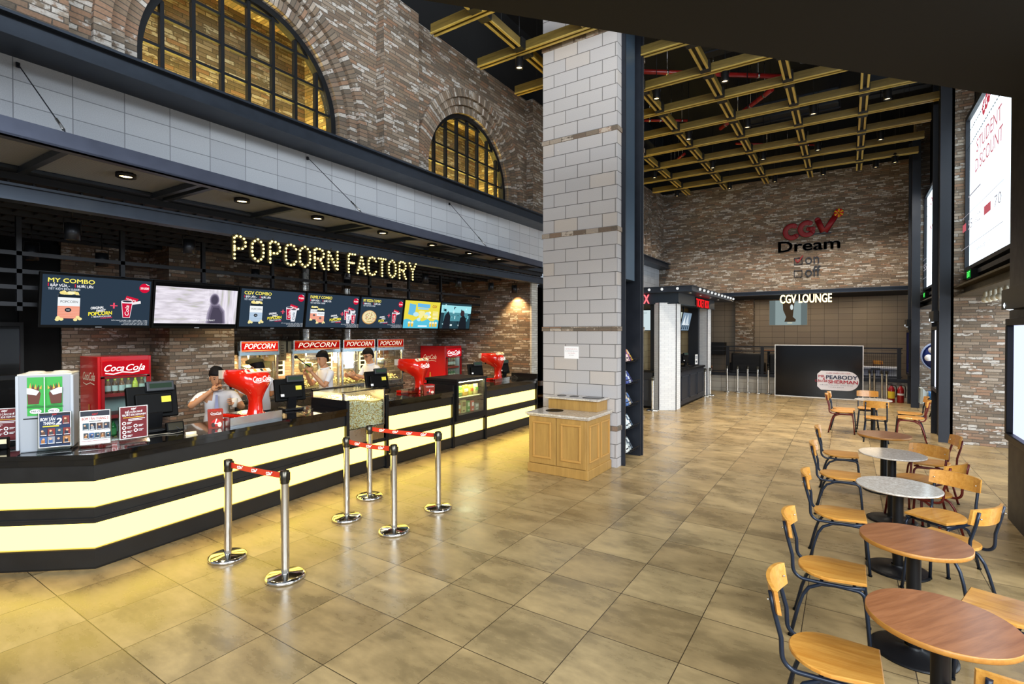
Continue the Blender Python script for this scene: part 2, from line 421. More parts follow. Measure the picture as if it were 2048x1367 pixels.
# ================================================================== the setting
# ---- camera
cam_d = bpy.data.cameras.new('camera'); cam = bpy.data.objects.new('camera', cam_d); COL.objects.link(cam)
FOC, CY, YAW, PITCH, ROLL, CAMH = 1022.908, 674.774, .58058, -.01, -.001026, 2.0139
cam_d.sensor_width = 36; cam_d.sensor_fit = 'HORIZONTAL'; cam_d.lens = FOC/2048*36; cam_d.shift_y = -(683.5-CY)/2048; cam_d.clip_start = .05; cam_d.clip_end = 200
_f = Vector((-math.sin(YAW), math.cos(YAW), 0)); _r = Vector((math.cos(YAW), math.sin(YAW), 0)); _u = Vector((0,0,1))
_f2 = _f*math.cos(PITCH)+_u*math.sin(PITCH); _u2 = _u*math.cos(PITCH)-_f*math.sin(PITCH)
_r3 = _r*math.cos(ROLL)+_u2*math.sin(ROLL); _u3 = _u2*math.cos(ROLL)-_r*math.sin(ROLL)
cam.matrix_world = Matrix(((_r3.x,_u3.x,-_f2.x,0),(_r3.y,_u3.y,-_f2.y,0),(_r3.z,_u3.z,-_f2.z,CAMH),(0,0,0,1)))
SC.camera = cam

# ---- floor, ceiling
struct('floor', MB().box(-10, 6, -7, 22, -.2, 0), M_FLOOR)
struct('ceiling', MB().box(-10, 6, 3, 19.2, 8.6, 8.8).box(-6.4,-5.95,-3,19.2,7.03,8.7).box(-6.4,2.6,18.75,19.1,7.03,8.7).box(1.9,2.5,5.5,18.8,8.0,8.7), M_CEIL)
# ---- left brick wall with arched windows
ZR = 4.47; XW = -5.8; SPR = 4.83; RI = 1.2; RO = 1.58; ZB, ZT = 4.42, 7.0
WC = [-.8, 3.41, 7.6, 11.8, 16.0]
def arched_wall():
    mb = MB(); ys = -3.0
    for k, c in enumerate(WC):
        ye = (WC[k+1]+c)/2 if k+1 < len(WC) else 18.75
        mb.quad((XW,ys,ZB),(XW,c-RO,ZB),(XW,c-RO,ZT),(XW,ys,ZT)); mb.quad((XW,c+RO,ZB),(XW,ye,ZB),(XW,ye,ZT),(XW,c+RO,ZT))
        n = 32; P = [(c-RO*math.cos(PI*i/n), SPR+RO*math.sin(PI*i/n)) for i in range(n+1)]
        for a, b in zip(P, P[1:]): mb.quad((XW,a[0],a[1]),(XW,b[0],b[1]),(XW,b[0],ZT),(XW,a[0],ZT))
        ys = ye
    mb.quad((XW,-3,ZT),(XW,18.75,ZT),(XW-.6,18.75,ZT),(XW-.6,-3,ZT))
    return mb
struct('wall_left', arched_wall(), M_BRICK)
for i, (a, b) in enumerate([(1.0,1.62),(5.22,5.94),(9.42,10.08),(13.6,14.26),(17.85,18.72)]):
    struct('trim_%d' % (i+1), MB().box(-6.0, -5.64, a, b, ZR, ZT), M_BRICK)
def ring_mesh(c, r0, r1, xf, xb):
    """half ring with straight legs, bricks laid around it"""
    me = bpy.data.meshes.new('arch'); V = []; F = []; UV = []
    n = 40; st = [(SPR-.55, None)] ; path = []
    for z in (ZR, SPR): path.append(('L', z))
    for i in range(1, n): path.append(('A', PI*i/n))
    for z in (SPR, ZR): path.append(('R', z))
    u = 0; prev = None; rows = []
    for k, t in path:
        if k == 'L': p0, p1, uu = (c-r0, t), (c-r1, t), t-SPR
        elif k == 'A': p0, p1, uu = (c-r0*math.cos(t), SPR+r0*math.sin(t)), (c-r1*math.cos(t), SPR+r1*math.sin(t)), t*(r0+r1)/2
        else: p0, p1, uu = (c+r0, t), (c+r1, t), PI*(r0+r1)/2+SPR-t
        rows.append((p0, p1, uu))
    for (a0,a1,ua),(b0,b1,ub) in zip(rows, rows[1:]):
        for quad, vv in (([(xf,)+a0,(xf,)+b0,(xf,)+b1,(xf,)+a1], (.05,.05,.17,.17)), ([(xb,)+a0,(xb,)+b0,(xf,)+b0,(xf,)+a0], (.05,.05,.17,.17)), ([(xf,)+a1,(xf,)+b1,(xb,)+b1,(xb,)+a1], (.05,.05,.17,.17))):
            o = len(V); V += quad; F.append([o,o+1,o+2,o+3]); UV += [(ua,vv[0]),(ub,vv[1]),(ub,vv[2]),(ua,vv[3])]
    me.from_pydata(V, [], F); uv = me.uv_layers.new(name='UVMap')
    for i, q in enumerate(UV): uv.data[i].uv = q
    me.materials.append(M_ARCH)
    return me
MU = mat('#17191c', .5, .4, name='window_steel')
for wi, c in enumerate(WC[1:]):
    for k, (r0, r1, xf) in enumerate([(1.45,1.585,-5.74),(1.325,1.455,-5.80),(RI,1.33,-5.86)]):
        o = bpy.data.objects.new('trim_%d' % (10+wi*3+k), ring_mesh(c, r0, r1, xf, -6.12)); COL.objects.link(o); o['kind'] = 'structure'
    # steel frame and glazing bars
    w = thing('window_%d' % (wi+1), None, None, (-5.99, c, SPR)); w['kind'] = 'structure'
    n = 40; fr = MB()
    P0 = [(-RI, -.55)]+[(-RI*math.cos(PI*i/n), RI*math.sin(PI*i/n)) for i in range(n+1)]+[(RI, -.55)]; ri = RI-.075
    P1 = [(-ri, -.55)]+[(-ri*math.cos(PI*i/n), ri*math.sin(PI*i/n)) for i in range(n+1)]+[(ri, -.55)]
    for i in range(len(P0)-1):
        a, b, d, e = P0[i], P0[i+1], P1[i+1], P1[i]
        vs = [(x, *p) for x in (.05, -.06) for p in (a, b, d, e)]
        fr._add([Vector(v) for v in vs], [(0,1,2,3),(7,6,5,4),(0,4,5,1),(2,6,7,3)])
    fr.build('window_frame', MU, w)
    g = MB()
    for k in range(-3, 4):
        y = k*.308-.01; zt = math.sqrt(max(.01, ri*ri-y*y)); g.box(-.03, .03, y-.019, y+.019, -.55, zt)
    for z in (-.17, .15, .475, .8, 1.06):
        h = ri if z < 0 else math.sqrt(ri*ri-z*z); g.box(-.022, .022, -h, h, z-.016, z+.016)
    g.build('glazing_bars', MU, w)
    P = [(-ri*math.cos(PI*i/24), ri*math.sin(PI*i/24)) for i in range(25)]; P = [(-ri,-.55)]+P+[(ri,-.55)]
    MB().prism(P, -.006, 0, 'x').build('pane', M_GLASS, w)
# lit brick chamber behind the windows
ch = MB(); ch.box(-6.95, -6.75, -2.5, 18.7, 4.0, 7.0)
for c in WC:
    for s in (-1, 1): ch.box(-6.75, -6.12, c+s*1.28, c+s*1.42, 4.0, 7)
ch.box(-6.9, -6.1, -2.5, 18.7, 6.25, 6.4)
struct('wall_back', ch, M_BRICK)
# ---- upper steel beam, block band, lower beams
b = MB(); b.box(-5.9,-5.36,-3,18.66,4.462,4.485); b.box(-5.86,-5.43,-3,18.6,4.33,4.462); b.box(-5.9,-5.385,-3,18.66,4.305,4.33)
struct('beam_upper', b, M_BEAM)
struct('wall_block', MB().box(-6.05,-5.8,-3,10.6,3.45,4.31).box(-6.05,-5.8,10.6,18.7,0,4.31), M_BLOCK)
b = MB(); b.box(-5.86,-5.72,-3,11,3.45,3.475); b.box(-5.86,-5.76,-3,11,3.385,3.45); b.box(-5.86,-5.72,-3,11,3.36,3.385)
b.box(-5.86,-5.72,-3,11,3.225,3.245); b.box(-5.86,-5.765,-3,11,3.125,3.225); b.box(-5.86,-5.72,-3,11,3.105,3.125)
struct('beam_lower', b, M_BEAM)
# ---- far wall
b = MB(); b.box(-6.0, 2.6, 18.7, 18.95, 3.36, 7.02)
struct('wall_far', b, M_BRICK)
b = MB(); b.box(-6.0,1.75,18.62,18.95,3.335,3.36); b.box(-6.0,1.75,18.68,18.95,3.255,3.335); b.box(-6.0,1.75,18.62,18.95,3.235,3.255)
struct('beam_far', b, M_BEAM)
struct('wall_lounge', MB().box(-8, 4, 21.5, 21.7, 0, 3.3), M_LTILE)
struct('ceiling_lounge', MB().box(-8, 4, 18.96, 21.6, 3.25, 3.3), M_CEIL)
struct('floor_lounge', MB().box(-8, 4, 18.9, 21.5, .3, .35), mat('#5a4632', .5))
struct('column_lounge', MB().box(-3.62, -2.98, 21.2, 21.5, .3, 3.25), M_BRICK)
b = MB(); b.box(-5.8,1.6,18.7,18.9,0,.54)
struct('wall_parapet', b, grid_mat('parapet_tile', .42, .212, .008, [(0,'#a8a398'),(1,'#b3aea3')], '#5c564c', parity=0, u0=-4.478, v0=.116, speck=.06, rough=.45, bumps=.15))
struct('trim_30', MB().box(-5.8,1.6,18.66,18.94,.54,.63), M_STEEL)
struct('wall_recess', MB().box(-8,-3.98,21.05,21.48,1.15,1.62), mat('#131314', .6))
# ---- right wall: brick piers, black upper wall
struct('wall_right_near', MB().box(1.56, 5, 12.1, 13.1, 0, 2.66).box(1.56,1.86,12.1,13.1,2.66,8.0), M_BRICK)
struct('wall_right_far', MB().box(1.56, 5, 17.95, 18.69, 0, 2.66).box(1.56,1.86,17.95,18.69,2.66,8.0), M_BRICK)
struct('wall_right_upper', MB().box(1.87, 2.4, 5.5, 18.7, 2.72, 8.0), mat('#0f0f10', .6))
struct('column_middle', MB().box(1.48,1.56,12.14,13.13,0,7.9).box(1.40,1.60,12.10,12.14,0,7.9).box(1.40,1.60,13.09,13.13,0,7.9), M_STEEL)
struct('column_far', MB().box(1.48,1.56,17.25,18.2,0,7.3).box(1.42,1.60,17.22,17.26,0,7.3).box(1.42,1.60,18.16,18.2,0,7.3), M_STEEL)
struct('column_near', MB().box(1.46,1.9,5.6,7.56,0,4.6), M_STEEL)
for i, (y0, y1) in enumerate([(5.6,12.1),(13.1,17.95)]):
    b = MB(); b.box(1.6,2.4,y0,y1,2.80,2.83); b.box(1.74,2.4,y0,y1,2.66,2.80); b.box(1.6,2.4,y0,y1,2.64,2.66)
    struct('trim_%d' % (31+i), b, mat('#4a4334', .5, .3, noise=.2) if i == 0 else M_STEEL)
    struct('trim_%d' % (33+i), MB().box(1.72,1.87,y0,y1,2.95,3.02), M_STEEL)
# ---- dark soffit over the camera's side
dv = Vector((.665,.747,0)); nv = Vector((.747,-.665,0)); A0 = Vector((-2.133,2.28,4.0)) - dv*4
sp = [A0, A0+dv*10, A0+dv*10+nv*1.3, A0+nv*1.3]
b = MB(); b.prism([(p.x,p.y) for p in sp], 4.0, 4.8)
struct('ceiling_soffit', b, mat('#0e0c09', .8))
# ---- kiosk shell
struct('wall_kiosk_back', MB().box(-9.1,-8.9,2.45,10.2,0,3.3).box(-8.9,-8.25,3.49,4.43,0,3.3), M_BRICK)
struct('wall_kiosk_end', MB().box(-9.1,-6.06,10.0,10.25,0,3.3), M_BRICK)
struct('trim_35', MB().box(-6.06,-6.02,9.99,10.26,0,3.3), grid_mat('white_brick', .2, .0525, .006, [(0,'#b9b7ae'),(1,'#d0cfc8')], '#77736a', mode='pos'))
struct('wall_kiosk_left', MB().box(-9.2,-9.0,.3,2.5,0,3.3).box(-9.2,-6.7,.2,.3,0,3.3), M_BLACK)
struct('door_1', MB().box(-9.0,-8.94,2.03,2.45,0,3.2), M_BLACK)
b = MB(); b.box(-9.1,-5.86,.2,10.2,3.3,3.45)
for k in range(60): b.box(-8.9,-5.9,.45+k*.165,.465+k*.165,3.27,3.30)
for k in range(8): b.box(-8.9+k*.4,-8.86+k*.4,.3,10,3.24,3.30)
struct('ceiling_kiosk', b, mat('#17171a', .6))
struct('wall_passage', MB().box(-8.5,-7.5,10.25,10.6,0,3.3).box(-7.6,-7.4,10.6,13,0,3.3).box(-7.5,-5.8,12.8,13,0,3.4), mat('#1a1512', .7))
# ---- pillar
b = MB(); b.box(-4.12,-3.12,7.2,8.38,0,8.2); b.box(-3.12,-2.86,7.2,7.37,0,8.2); b.box(-3.12,-2.86,8.20,8.38,0,8.2)
struct('pillar', b, M_PILLAR)
for i in range(5):
    z = .58+1.4885*i; b = MB()
    b.box(-4.135,-2.845,7.185,7.375,z-.034,z+.034); b.box(-4.135,-2.845,8.195,8.395,z-.034,z+.034); b.box(-4.135,-4.1,7.19,8.39,z-.034,z+.034)
    struct('trim_%d' % (40+i), b, grid_mat('band_brick', .21, .2, .008, BR, '#5d5348', parity=0, v0=z-.1, wash=.8, washcol=(.5,.42,.34), bumps=.5) if i == 0 else bpy.data.materials['band_brick'])
b = MB(); b.box(-2.95,-2.80,7.37,7.40,0,8); b.box(-3.11,-2.84,7.40,7.44,0,8); b.box(-3.12,-3.10,7.40,8.2,0,8); b.box(-3.11,-2.82,8.10,8.16,0,8); b.box(-2.95,-2.80,8.16,8.2,0,8)
struct('trim_46', b, M_STEEL)
struct('trim_47', MB().box(-3.10,-2.87,7.46,7.97,2.84,8), mat('#4a5b6b', .35, .4, name='blue_steel_panel'))
# ---- world, colour management
wd = bpy.data.worlds.new('world'); SC.world = wd; wd.use_nodes = True
wd.node_tree.nodes['Background'].inputs[0].default_value = (.62,.72,.85,1); wd.node_tree.nodes['Background'].inputs[1].default_value = .55
SC.view_settings.view_transform = 'Standard'; SC.view_settings.look = 'None'; SC.view_settings.exposure = .08; SC.view_settings.gamma = 1; SC.view_settings.use_curve_mapping = False
SC.cycles.use_denoising = True; SC.cycles.denoising_input_passes = 'RGB_ALBEDO_NORMAL'; SC.cycles.denoising_prefilter = 'ACCURATE'; SC.cycles.max_bounces = 6; SC.cycles.diffuse_bounces = 3; SC.cycles.glossy_bounces = 3; SC.cycles.transmission_bounces = 6; SC.cycles.transparent_max_bounces = 8
SC.cycles.sample_clamp_indirect = 4; SC.cycles.caustics_reflective = False; SC.cycles.caustics_refractive = False

# ================================================================== ceiling lattice, spots, pipes
ORD = ['first','second','third','fourth','fifth','sixth','seventh','eighth','ninth','tenth','eleventh','twelfth','thirteenth','fourteenth']
M_GAP = mat('#0d0d0d', .6)
LY = [5.84+1.162*k for k in range(10)]
LX = [-4.375,-3.22,-2.065,-.912,.243]
M_LIP = wood_mat('lattice_lip', '#a58b40', '#c8ad5c', .4, axis='x'); M_LIP2 = wood_mat('lattice_lip_long', '#a58b40', '#c8ad5c', .4, axis='y')
for k, y in enumerate(LY):
    t = thing('lattice_beam', 'yellow timber ceiling beam across the hall, %s from the far brick wall' % ORD[len(LY)-1-k], 'ceiling beam', (-1.9,y,6.5), 0, 'timber beams across the ceiling')
    for hx in (-2.9,.3,2.9): MB().tube([(hx,0,.14),(hx,0,2.12)], .004, 5).build('hanger', M_GAP, t)
    runs = [(-3.36,-2.26),(-.92,3.36)] if 7.1 < y < 8.4 else [(-3.36,3.36)]
    for x0, x1 in runs:
        for s in (-1, 1):
            b = MB(); b.box(x0,x1,s*.034-.010,s*.034+.010,.012,.15); pk = b.build('plank', M_LATT, t); MB().box(x0,x1,s*.043-.016,s*.043+.016,-.004,.012).build('lip', M_LIP, pk)
        MB().box(x0,x1,-.022,.022,.03,.14).build('core', M_GAP, t)
_lw = wood_mat('lattice_wood_long', '#6a5823', '#8a7234', .5, axis='y')
for i, x in enumerate(LX):
    t = thing('lattice_joist', 'yellow timber ceiling joist down the hall, %s from the arched windows' % ORD[i], 'ceiling joist', (x,11.2,6.5), 0, 'timber joists along the ceiling')
    ys = [4.7]+LY+[17.3]
    for a, b_ in zip(ys, ys[1:]):
        if -4.2 < x < -2.8 and a > 6.5 and a < 8.3: 
            if a > 8.0: a = 8.3
            else: continue
        for s in (-1, 1):
            m = MB(); m.box(s*.046-.012,s*.046+.012,a-11.2+.10,b_-11.2-.10,.012,.14); pk = m.build('plank', _lw, t); MB().box(s*.050-.018,s*.050+.018,a-11.2+.10,b_-11.2-.10,-.003,.012).build('lip', M_LIP2, pk)
    for y in LY:
        if -4.2 < x < -2.8 and 6.9 < y < 8.4: continue
        MB().box(-.085,.085,y-11.2-.18,y-11.2-.06,-.008,.155).build('joint_box', M_GAP, t); MB().box(-.085,.085,y-11.2+.06,y-11.2+.18,-.008,.155).build('joint_box', M_GAP, t)
        MB().box(-.03,.03,y-11.2+.17,y-11.2+.99,.04,.13).build('core', M_GAP, t)
SPOTS = [(x, 9.43) for x in (-2.98,-1.79,-.6,.574)]+[(x, 11.8) for x in (-3.0,-1.79,-.59,.6)]+[(x, 14.2) for x in (-4.54,-2.99,-1.79,-.61,.6)]+[(x, 16.5) for x in (-4.55,-2.99,-1.775,-.58,.6)]+[(.99,16.3),(-4.51,7.1)]
M_SPOTL = emit('#ffdc9c', 5)
def make_spot():
    t = thing('ceiling_spotlight', 'x', 'spotlight', (0,0,0))
    MB().lathe([(0,.24),(.05,.24),(.062,.2),(.066,.02),(.066,0),(.05,0),(.05,.02)], n=18).build('body', M_BLK2, t)
    MB().cyl((0,0,.022), .05, .006, 16).build('lens', M_SPOTL, t)
    b = MB(); b.tube([(-.075,0,.12),(-.075,0,.3),(.075,0,.3),(.075,0,.12)], .006, 6); b.tube([(0,0,.3),(0,0,1.4)], .007, 6); b.build('bracket', M_BLK2, t)
    return t
_s0 = make_spot(); rows = {9.43:'in the nearest full row',11.8:'in the second row',14.2:'in the third row',16.5:'in the row by the far wall'}
for i, (x, y) in enumerate(SPOTS):
    if (x, y) == (.99,16.3): lb = 'black ceiling spotlight in the far corner beside the brick pier'
    elif y < 8: lb = 'black ceiling spotlight on its own over the arched window, beside the block pillar'
    else:
        rw = [q for q in SPOTS if q[1] == y and q != (.99,16.3)]; lb = 'black lit ceiling spotlight %s, %s from the arched-window side' % (rows[y], ORD[rw.index((x,y))])
    o = _s0 if i == 0 else dup(_s0)
    o.location = (x,y,6.33); o['label'] = lb; o['group'] = 'spotlights in the timber lattice'
M_PIPE = mat('#8e1c18', .35, coat=.3, name='red_pipe'); 
for k, (p, q, r, lb) in enumerate([((-4.4,9.98,7.5),(-1.23,12.39,7.5),.05,'thick red sprinkler pipe above the lattice, its end by the block pillar'),((-3.15,9.26,7.5),(.44,12.29,7.5),.03,'thin red sprinkler pipe crossing above the nearest lattice bays'),((-2.86,14.52,7.45),(-1.44,12.83,7.45),.05,'red pipe slanting the other way above the middle of the lattice'),((-4.43,13.02,7.5),(-3.5,13.63,7.5),.035,'short red pipe above the lattice beside the pillar edge'),((-2.72,15.93,7.45),(-.74,17.36,7.45),.03,'thin red pipe above the last lattice bays'),((-4.89,16.83,7.45),(-4.18,15.97,7.45),.04,'short red pipe above the lattice in the far corner by the arches'),((-3.5,9.0,7.2),(-2.95,8.75,7.9),.05,'short sloping red pipe right beside the pillar top')]):
    m = MB(); m.tube([p, q], r, 10); o = m.build('sprinkler_pipe', M_PIPE); tag(o, lb, 'pipe', 'red sprinkler pipes')
    P, Q = Vector(p), Vector(q); n = 4; m = MB()
    for i in range(n):
        c = P.lerp(Q, (i+.5)/n); d = (Q-P).normalized(); m.tube([c-d*.02, c+d*.02], r+.008, 10); m.tube([c, (c.x,c.y,8.6)], .006, 6)
    m.build('hangers', M_INOX, o)
M_DUCT = mat('#2a2f36', .5, .4, noise=.2, name='duct')
for (x0,x1,y0,y1,z0,z1,lb) in [(-2.7,-1.15,10.4,11.3,7.75,8.2,'wide dark ceiling duct above the lattice near the pillar'),(.35,1.55,13.9,14.8,7.5,8.0,'dark ceiling duct above the lattice beside the brick pier'),(-5.6,-4.95,12.2,16.5,7.7,8.2,'long dark duct along the arched-window side'),(-2.2,-.2,14.8,15.6,7.6,8.0,'short dark duct across the far lattice bays')]:
    o = MB().box(x0,x1,y0,y1,z0,z1,c=.03).build('air_duct', M_DUCT); tag(o, lb, 'duct', 'ceiling ducts')
    m = MB()
    for a in (y0+.3, y1-.3):
        for x in (x0-.02, x1+.02): m.tube([(x,a,z0-.03),(x,a,8.62)], .008, 6)
        m.box(x0-.03,x1+.03,a-.02,a+.02,z0-.03,z0)
    m.build('hangers', M_STEEL, o)

# ================================================================== canopy over the counter, with marquee letters
def cx(y): return -4.66-.0657*(y-.977)
CY0, CY1 = -1.2, 9.05
t = thing('canopy', 'long dark steel canopy with mesh underside over the snack counter', 'canopy', (0,0,0))
b = MB()
b.prism([(cx(CY0),CY0),(cx(CY1),CY1),(cx(CY1)-.05,CY1),(cx(CY0)-.05,CY0)], 3.33, 3.45)
b.prism([(cx(CY0),CY0),(cx(CY1),CY1),(cx(CY1)-.12,CY1),(cx(CY0)-.12,CY0)], 3.33, 3.345)
b.box(-5.72,cx(CY1),CY1-.05,CY1,3.33,3.45)
b.build('fascia', M_FASC, t)
for y in (.35,1.357,2.324,2.43,3.335,4.341,4.487,5.372,6.205,6.31,7.1,8.0):
    b = MB(); b.bar((cx(y)-.04,y,3.36),(-5.75,y-.03,3.36),.045,.05); b.build('brace', M_BEAM, t)
b = MB(); n = 46
for k in range(n):
    f = (k+.5)/n; pa = (cx(CY0)*(1-f)+-5.74*f, CY0); pb = (cx(CY1-.05)*(1-f)+-5.74*f, CY1-.06); b.bar((*pa,3.395),(*pb,3.395),.009,.004)
y = CY0
while y < CY1-.1: b.bar((cx(y)-.03,y,3.40),(-5.74,y-.02,3.40),.006,.004); y += .11
mesh_o = b.build('mesh_underside', mat('#9a9da4', .4, .3), t)
b = MB(); b.prism([(cx(CY0)-.01,CY0),(cx(CY1)-.01,CY1),(-5.74,CY1),(-5.74,CY0)], 3.435, 3.445); b.build('roof_sheet', M_BLACK, t)
DLS = [(-5.24,1.885),(-5.227,2.895),(-5.27,3.827),(-5.30,4.87),(-5.40,5.973),(-5.43,6.948),(-5.40,7.8)]
_d = None
for i, (x, y) in enumerate(DLS):
    lb = 'small lit downlight in the canopy underside, %s from the near end' % ORD[i]
    if _d is None:
        _d = thing('canopy_downlight', lb, 'downlight', (x,y,3.36), 0, 'downlights under the canopy')
        MB().lathe([(.055,0),(.075,0),(.075,.045),(.05,.045),(.05,.01)], n=16).build('housing', M_BLK2, _d)
        MB().cyl((0,0,.012), .05, .006, 16).build('lamp', emit('#ffdf9a', 16), _d)
    else: dup(_d, (x,y,3.36), label=lb)
for i, y in enumerate((1.325,4.06,6.85)):
    t = thing('tension_rod', 'thin steel tension rod from block band to canopy edge, %s from the near end' % ORD[i], 'rod', (-5.79,y,4.245), 0, 'tension rods of the canopy')
    a = Vector((0.012,0,0)); c = Vector((cx(y)-.03+5.79,.1 if i else 0,3.462-4.245)); m = MB(); m.tube([a,c], .0045, 6); m.build('rod', M_STEEL, t)
    d = (c-a).normalized(); m = MB(); m.tube([c-d*.22,c-d*.03], .010, 8); m.build('turnbuckle', M_INOX, t)
    MB().box(-.01,.010,-.012,.012,-.02,.02).build('wall_plate', M_STEEL, t)
# marquee letters
LB = {'P':([(0,0),(0,1),(.42,1),(.6,.86),(.6,.6),(.42,.46),(0,.46)],0),'O':([(.3,0),(.05,.15),(0,.3),(0,.7),(.05,.85),(.3,1),(.55,.85),(.6,.7),(.6,.3),(.55,.15)],1),
 'C':([(.6,.2),(.48,.04),(.3,0),(.1,.06),(0,.25),(0,.75),(.1,.94),(.3,1),(.48,.96),(.6,.8)],0),'R':([(0,0),(0,1),(.42,1),(.58,.86),(.58,.64),(.42,.5),(0,.5),None,(.36,.42),(.6,0)],0),
 'N':([(0,0),(0,1),(.6,0),(.6,1)],0),'F':([(0,0),(0,1),(.55,1),None,(.14,.52),(.46,.52)],0),'A':([(0,0),(.3,1),(.6,0),None,(.2,.28),(.42,.28)],0),'T':([(0,1),(.6,1),None,(.3,.84),(.3,0)],0),'Y':([(0,1),(.3,.5),(.6,1),None,(.3,.34),(.3,0)],0)}
M_BULB = emit('#ffe588', 3.2); M_LET = mat('#3a3420', .5, .4)
bulb_me = MB().ball((0,0,0), .0122, 8).mesh('bulb', M_BULB)
ycur = 3.03; LH = .27; WORD = 'POPCORN FACTORY'; cnt = {}
tot = {c: WORD.count(c) for c in WORD}
px = [3.034,3.236,3.452,3.652,3.840,4.051,4.255,None,4.579,4.730,4.924,5.107,5.304,5.519,5.729]
wd_ = [.135,.145,.132,.145,.155,.150,.155,None,.125,.15,.145,.145,.148,.145,.15]
for i, ch in enumerate(WORD):
    if ch == ' ': continue
    cnt[ch] = cnt.get(ch, 0)+1
    lb = 'illuminated marquee letter %s studded with bulbs over the counter' % ch if tot[ch] == 1 else 'illuminated marquee letter %s with bulbs, the %s %s in POPCORN FACTORY' % (ch, ORD[cnt[ch]-1], ch)
    t = thing('marquee_letter', lb, 'sign letter', (-5.66,px[i],2.825), 0, 'marquee letters of the counter sign')
    pts, closed = LB[ch]; w = wd_[i]/.6; segs = []; cur = []
    for p in pts:
        if p is None: segs.append(cur); cur = []
        else: cur.append((p[0]*w*.92+.01, p[1]*LH*.92+.01))
    if closed: cur.append(cur[0])
    segs.append(cur)
    m = MB(); spots_ = []
    for sg in segs:
        for a, c in zip(sg, sg[1:]): m.bar((-.02,a[0],a[1]),(-.02,c[0],c[1]),.036,.03,up=(1,0,0))
        L = [0]
        for a, c in zip(sg, sg[1:]): L.append(L[-1]+math.hypot(c[0]-a[0],c[1]-a[1]))
        nb = max(2, round(L[-1]/.046)); last = nb if closed else nb+1
        for q in range(last):
            d = L[-1]*q/nb
            for (a, c, l0, l1) in zip(sg, sg[1:], L, L[1:]):
                if l0-1e-6 <= d <= l1+1e-6: f = (d-l0)/max(1e-6,l1-l0); spots_.append((a[0]+(c[0]-a[0])*f, a[1]+(c[1]-a[1])*f)); break
    m.tube([(-.03,w*.3,LH*.98),(-.03,w*.3,.30)], .006, 6)
    m.build('letter_tray', M_LET, t)
    for y, z in spots_:
        o = bpy.data.objects.new('bulb', bulb_me); COL.objects.link(o); o.parent = t; o.location = (.008,y,z)
# can lights of the kiosk ceiling
CANS = [(-6.5,1.879,2.945),(-6.5,2.965,2.945),(-6.5,7.0,2.93),(-6.5,7.963,2.93),(-6.5,9.076,2.93),(-6.4,9.85,2.93),(-7.8,1.887,2.845),(-7.8,2.544,2.845),(-7.8,4.527,2.845),(-7.8,6.288,2.84),(-7.8,7.346,2.84)]
_c = None
for i, (x, y, z) in enumerate(CANS):
    lb = ('black can light over the counter front, %s from the near end' % ORD[i]) if i < 6 else ('black can light behind the menu screens, %s from the near end' % ORD[i-6])
    if _c is None:
        _c = thing('can_light', lb, 'can light', (x,y,z), 0, 'can lights of the kiosk')
        MB().lathe([(.05,.02),(.058,0),(.062,0),(.062,.165),(0,.17)], n=20).build('can', mat('#25272c',.35,.5), _c)
        m = MB(); m.tube([(0,-.068,.06),(0,-.068,.21),(0,.068,.21),(0,.068,.06)], .005, 6); m.tube([(0,0,.21),(0,0,.46)], .006, 6); m.build('yoke', M_BLK2, _c)
        MB().cyl((0,0,.02), .05, .005, 16).build('lamp', emit('#ffd48a', 5), _c)
    else: dup(_c, (x,y,z), label=lb)

# ================================================================== the snack counter
def wb(mb, name, m, t, bevel=0):
    """build a part from world coordinates under an unrotated thing"""
    L = t.location; mb.v = [(v[0]-L.x, v[1]-L.y, v[2]-L.z) for v in mb.v]
    return mb.build(name, m, t, bevel)
def offs(pl, d):
    """offset a polyline to its right-hand (customer) side"""
    out = []
    for i, p in enumerate(pl):
        ns = []
        for a, b in ((i-1, i), (i, i+1)):
            if a >= 0 and b < len(pl):
                dx, dy = pl[b][0]-pl[a][0], pl[b][1]-pl[a][1]; L = math.hypot(dx, dy); ns.append((dy/L, -dx/L))
        nx = sum(n[0] for n in ns)/len(ns); ny = sum(n[1] for n in ns)/len(ns); k = 1/(nx*ns[0][0]+ny*ns[0][1])
        out.append((p[0]+nx*d*k/1, p[1]+ny*d*k/1)) if len(ns) == 1 else out.append((p[0]+nx*d/(nx*nx+ny*ny), p[1]+ny*d/(nx*nx+ny*ny)))
    return out
def band(mb, pl, off, back, z0, z1):
    f = offs(pl, off); k = offs(pl, -back); n = len(pl)
    for i in range(n-1):
        mb.prism([f[i], f[i+1], k[i+1], k[i]], z0, z1)
M_CNT = mat('#1c1b1a', .38, noise=.2, name='counter_black'); M_GRAN = mat('#0b0b0c', .07, coat=.5, name='black_granite')
M_LITE = emit('#ffdd62', 5.0)
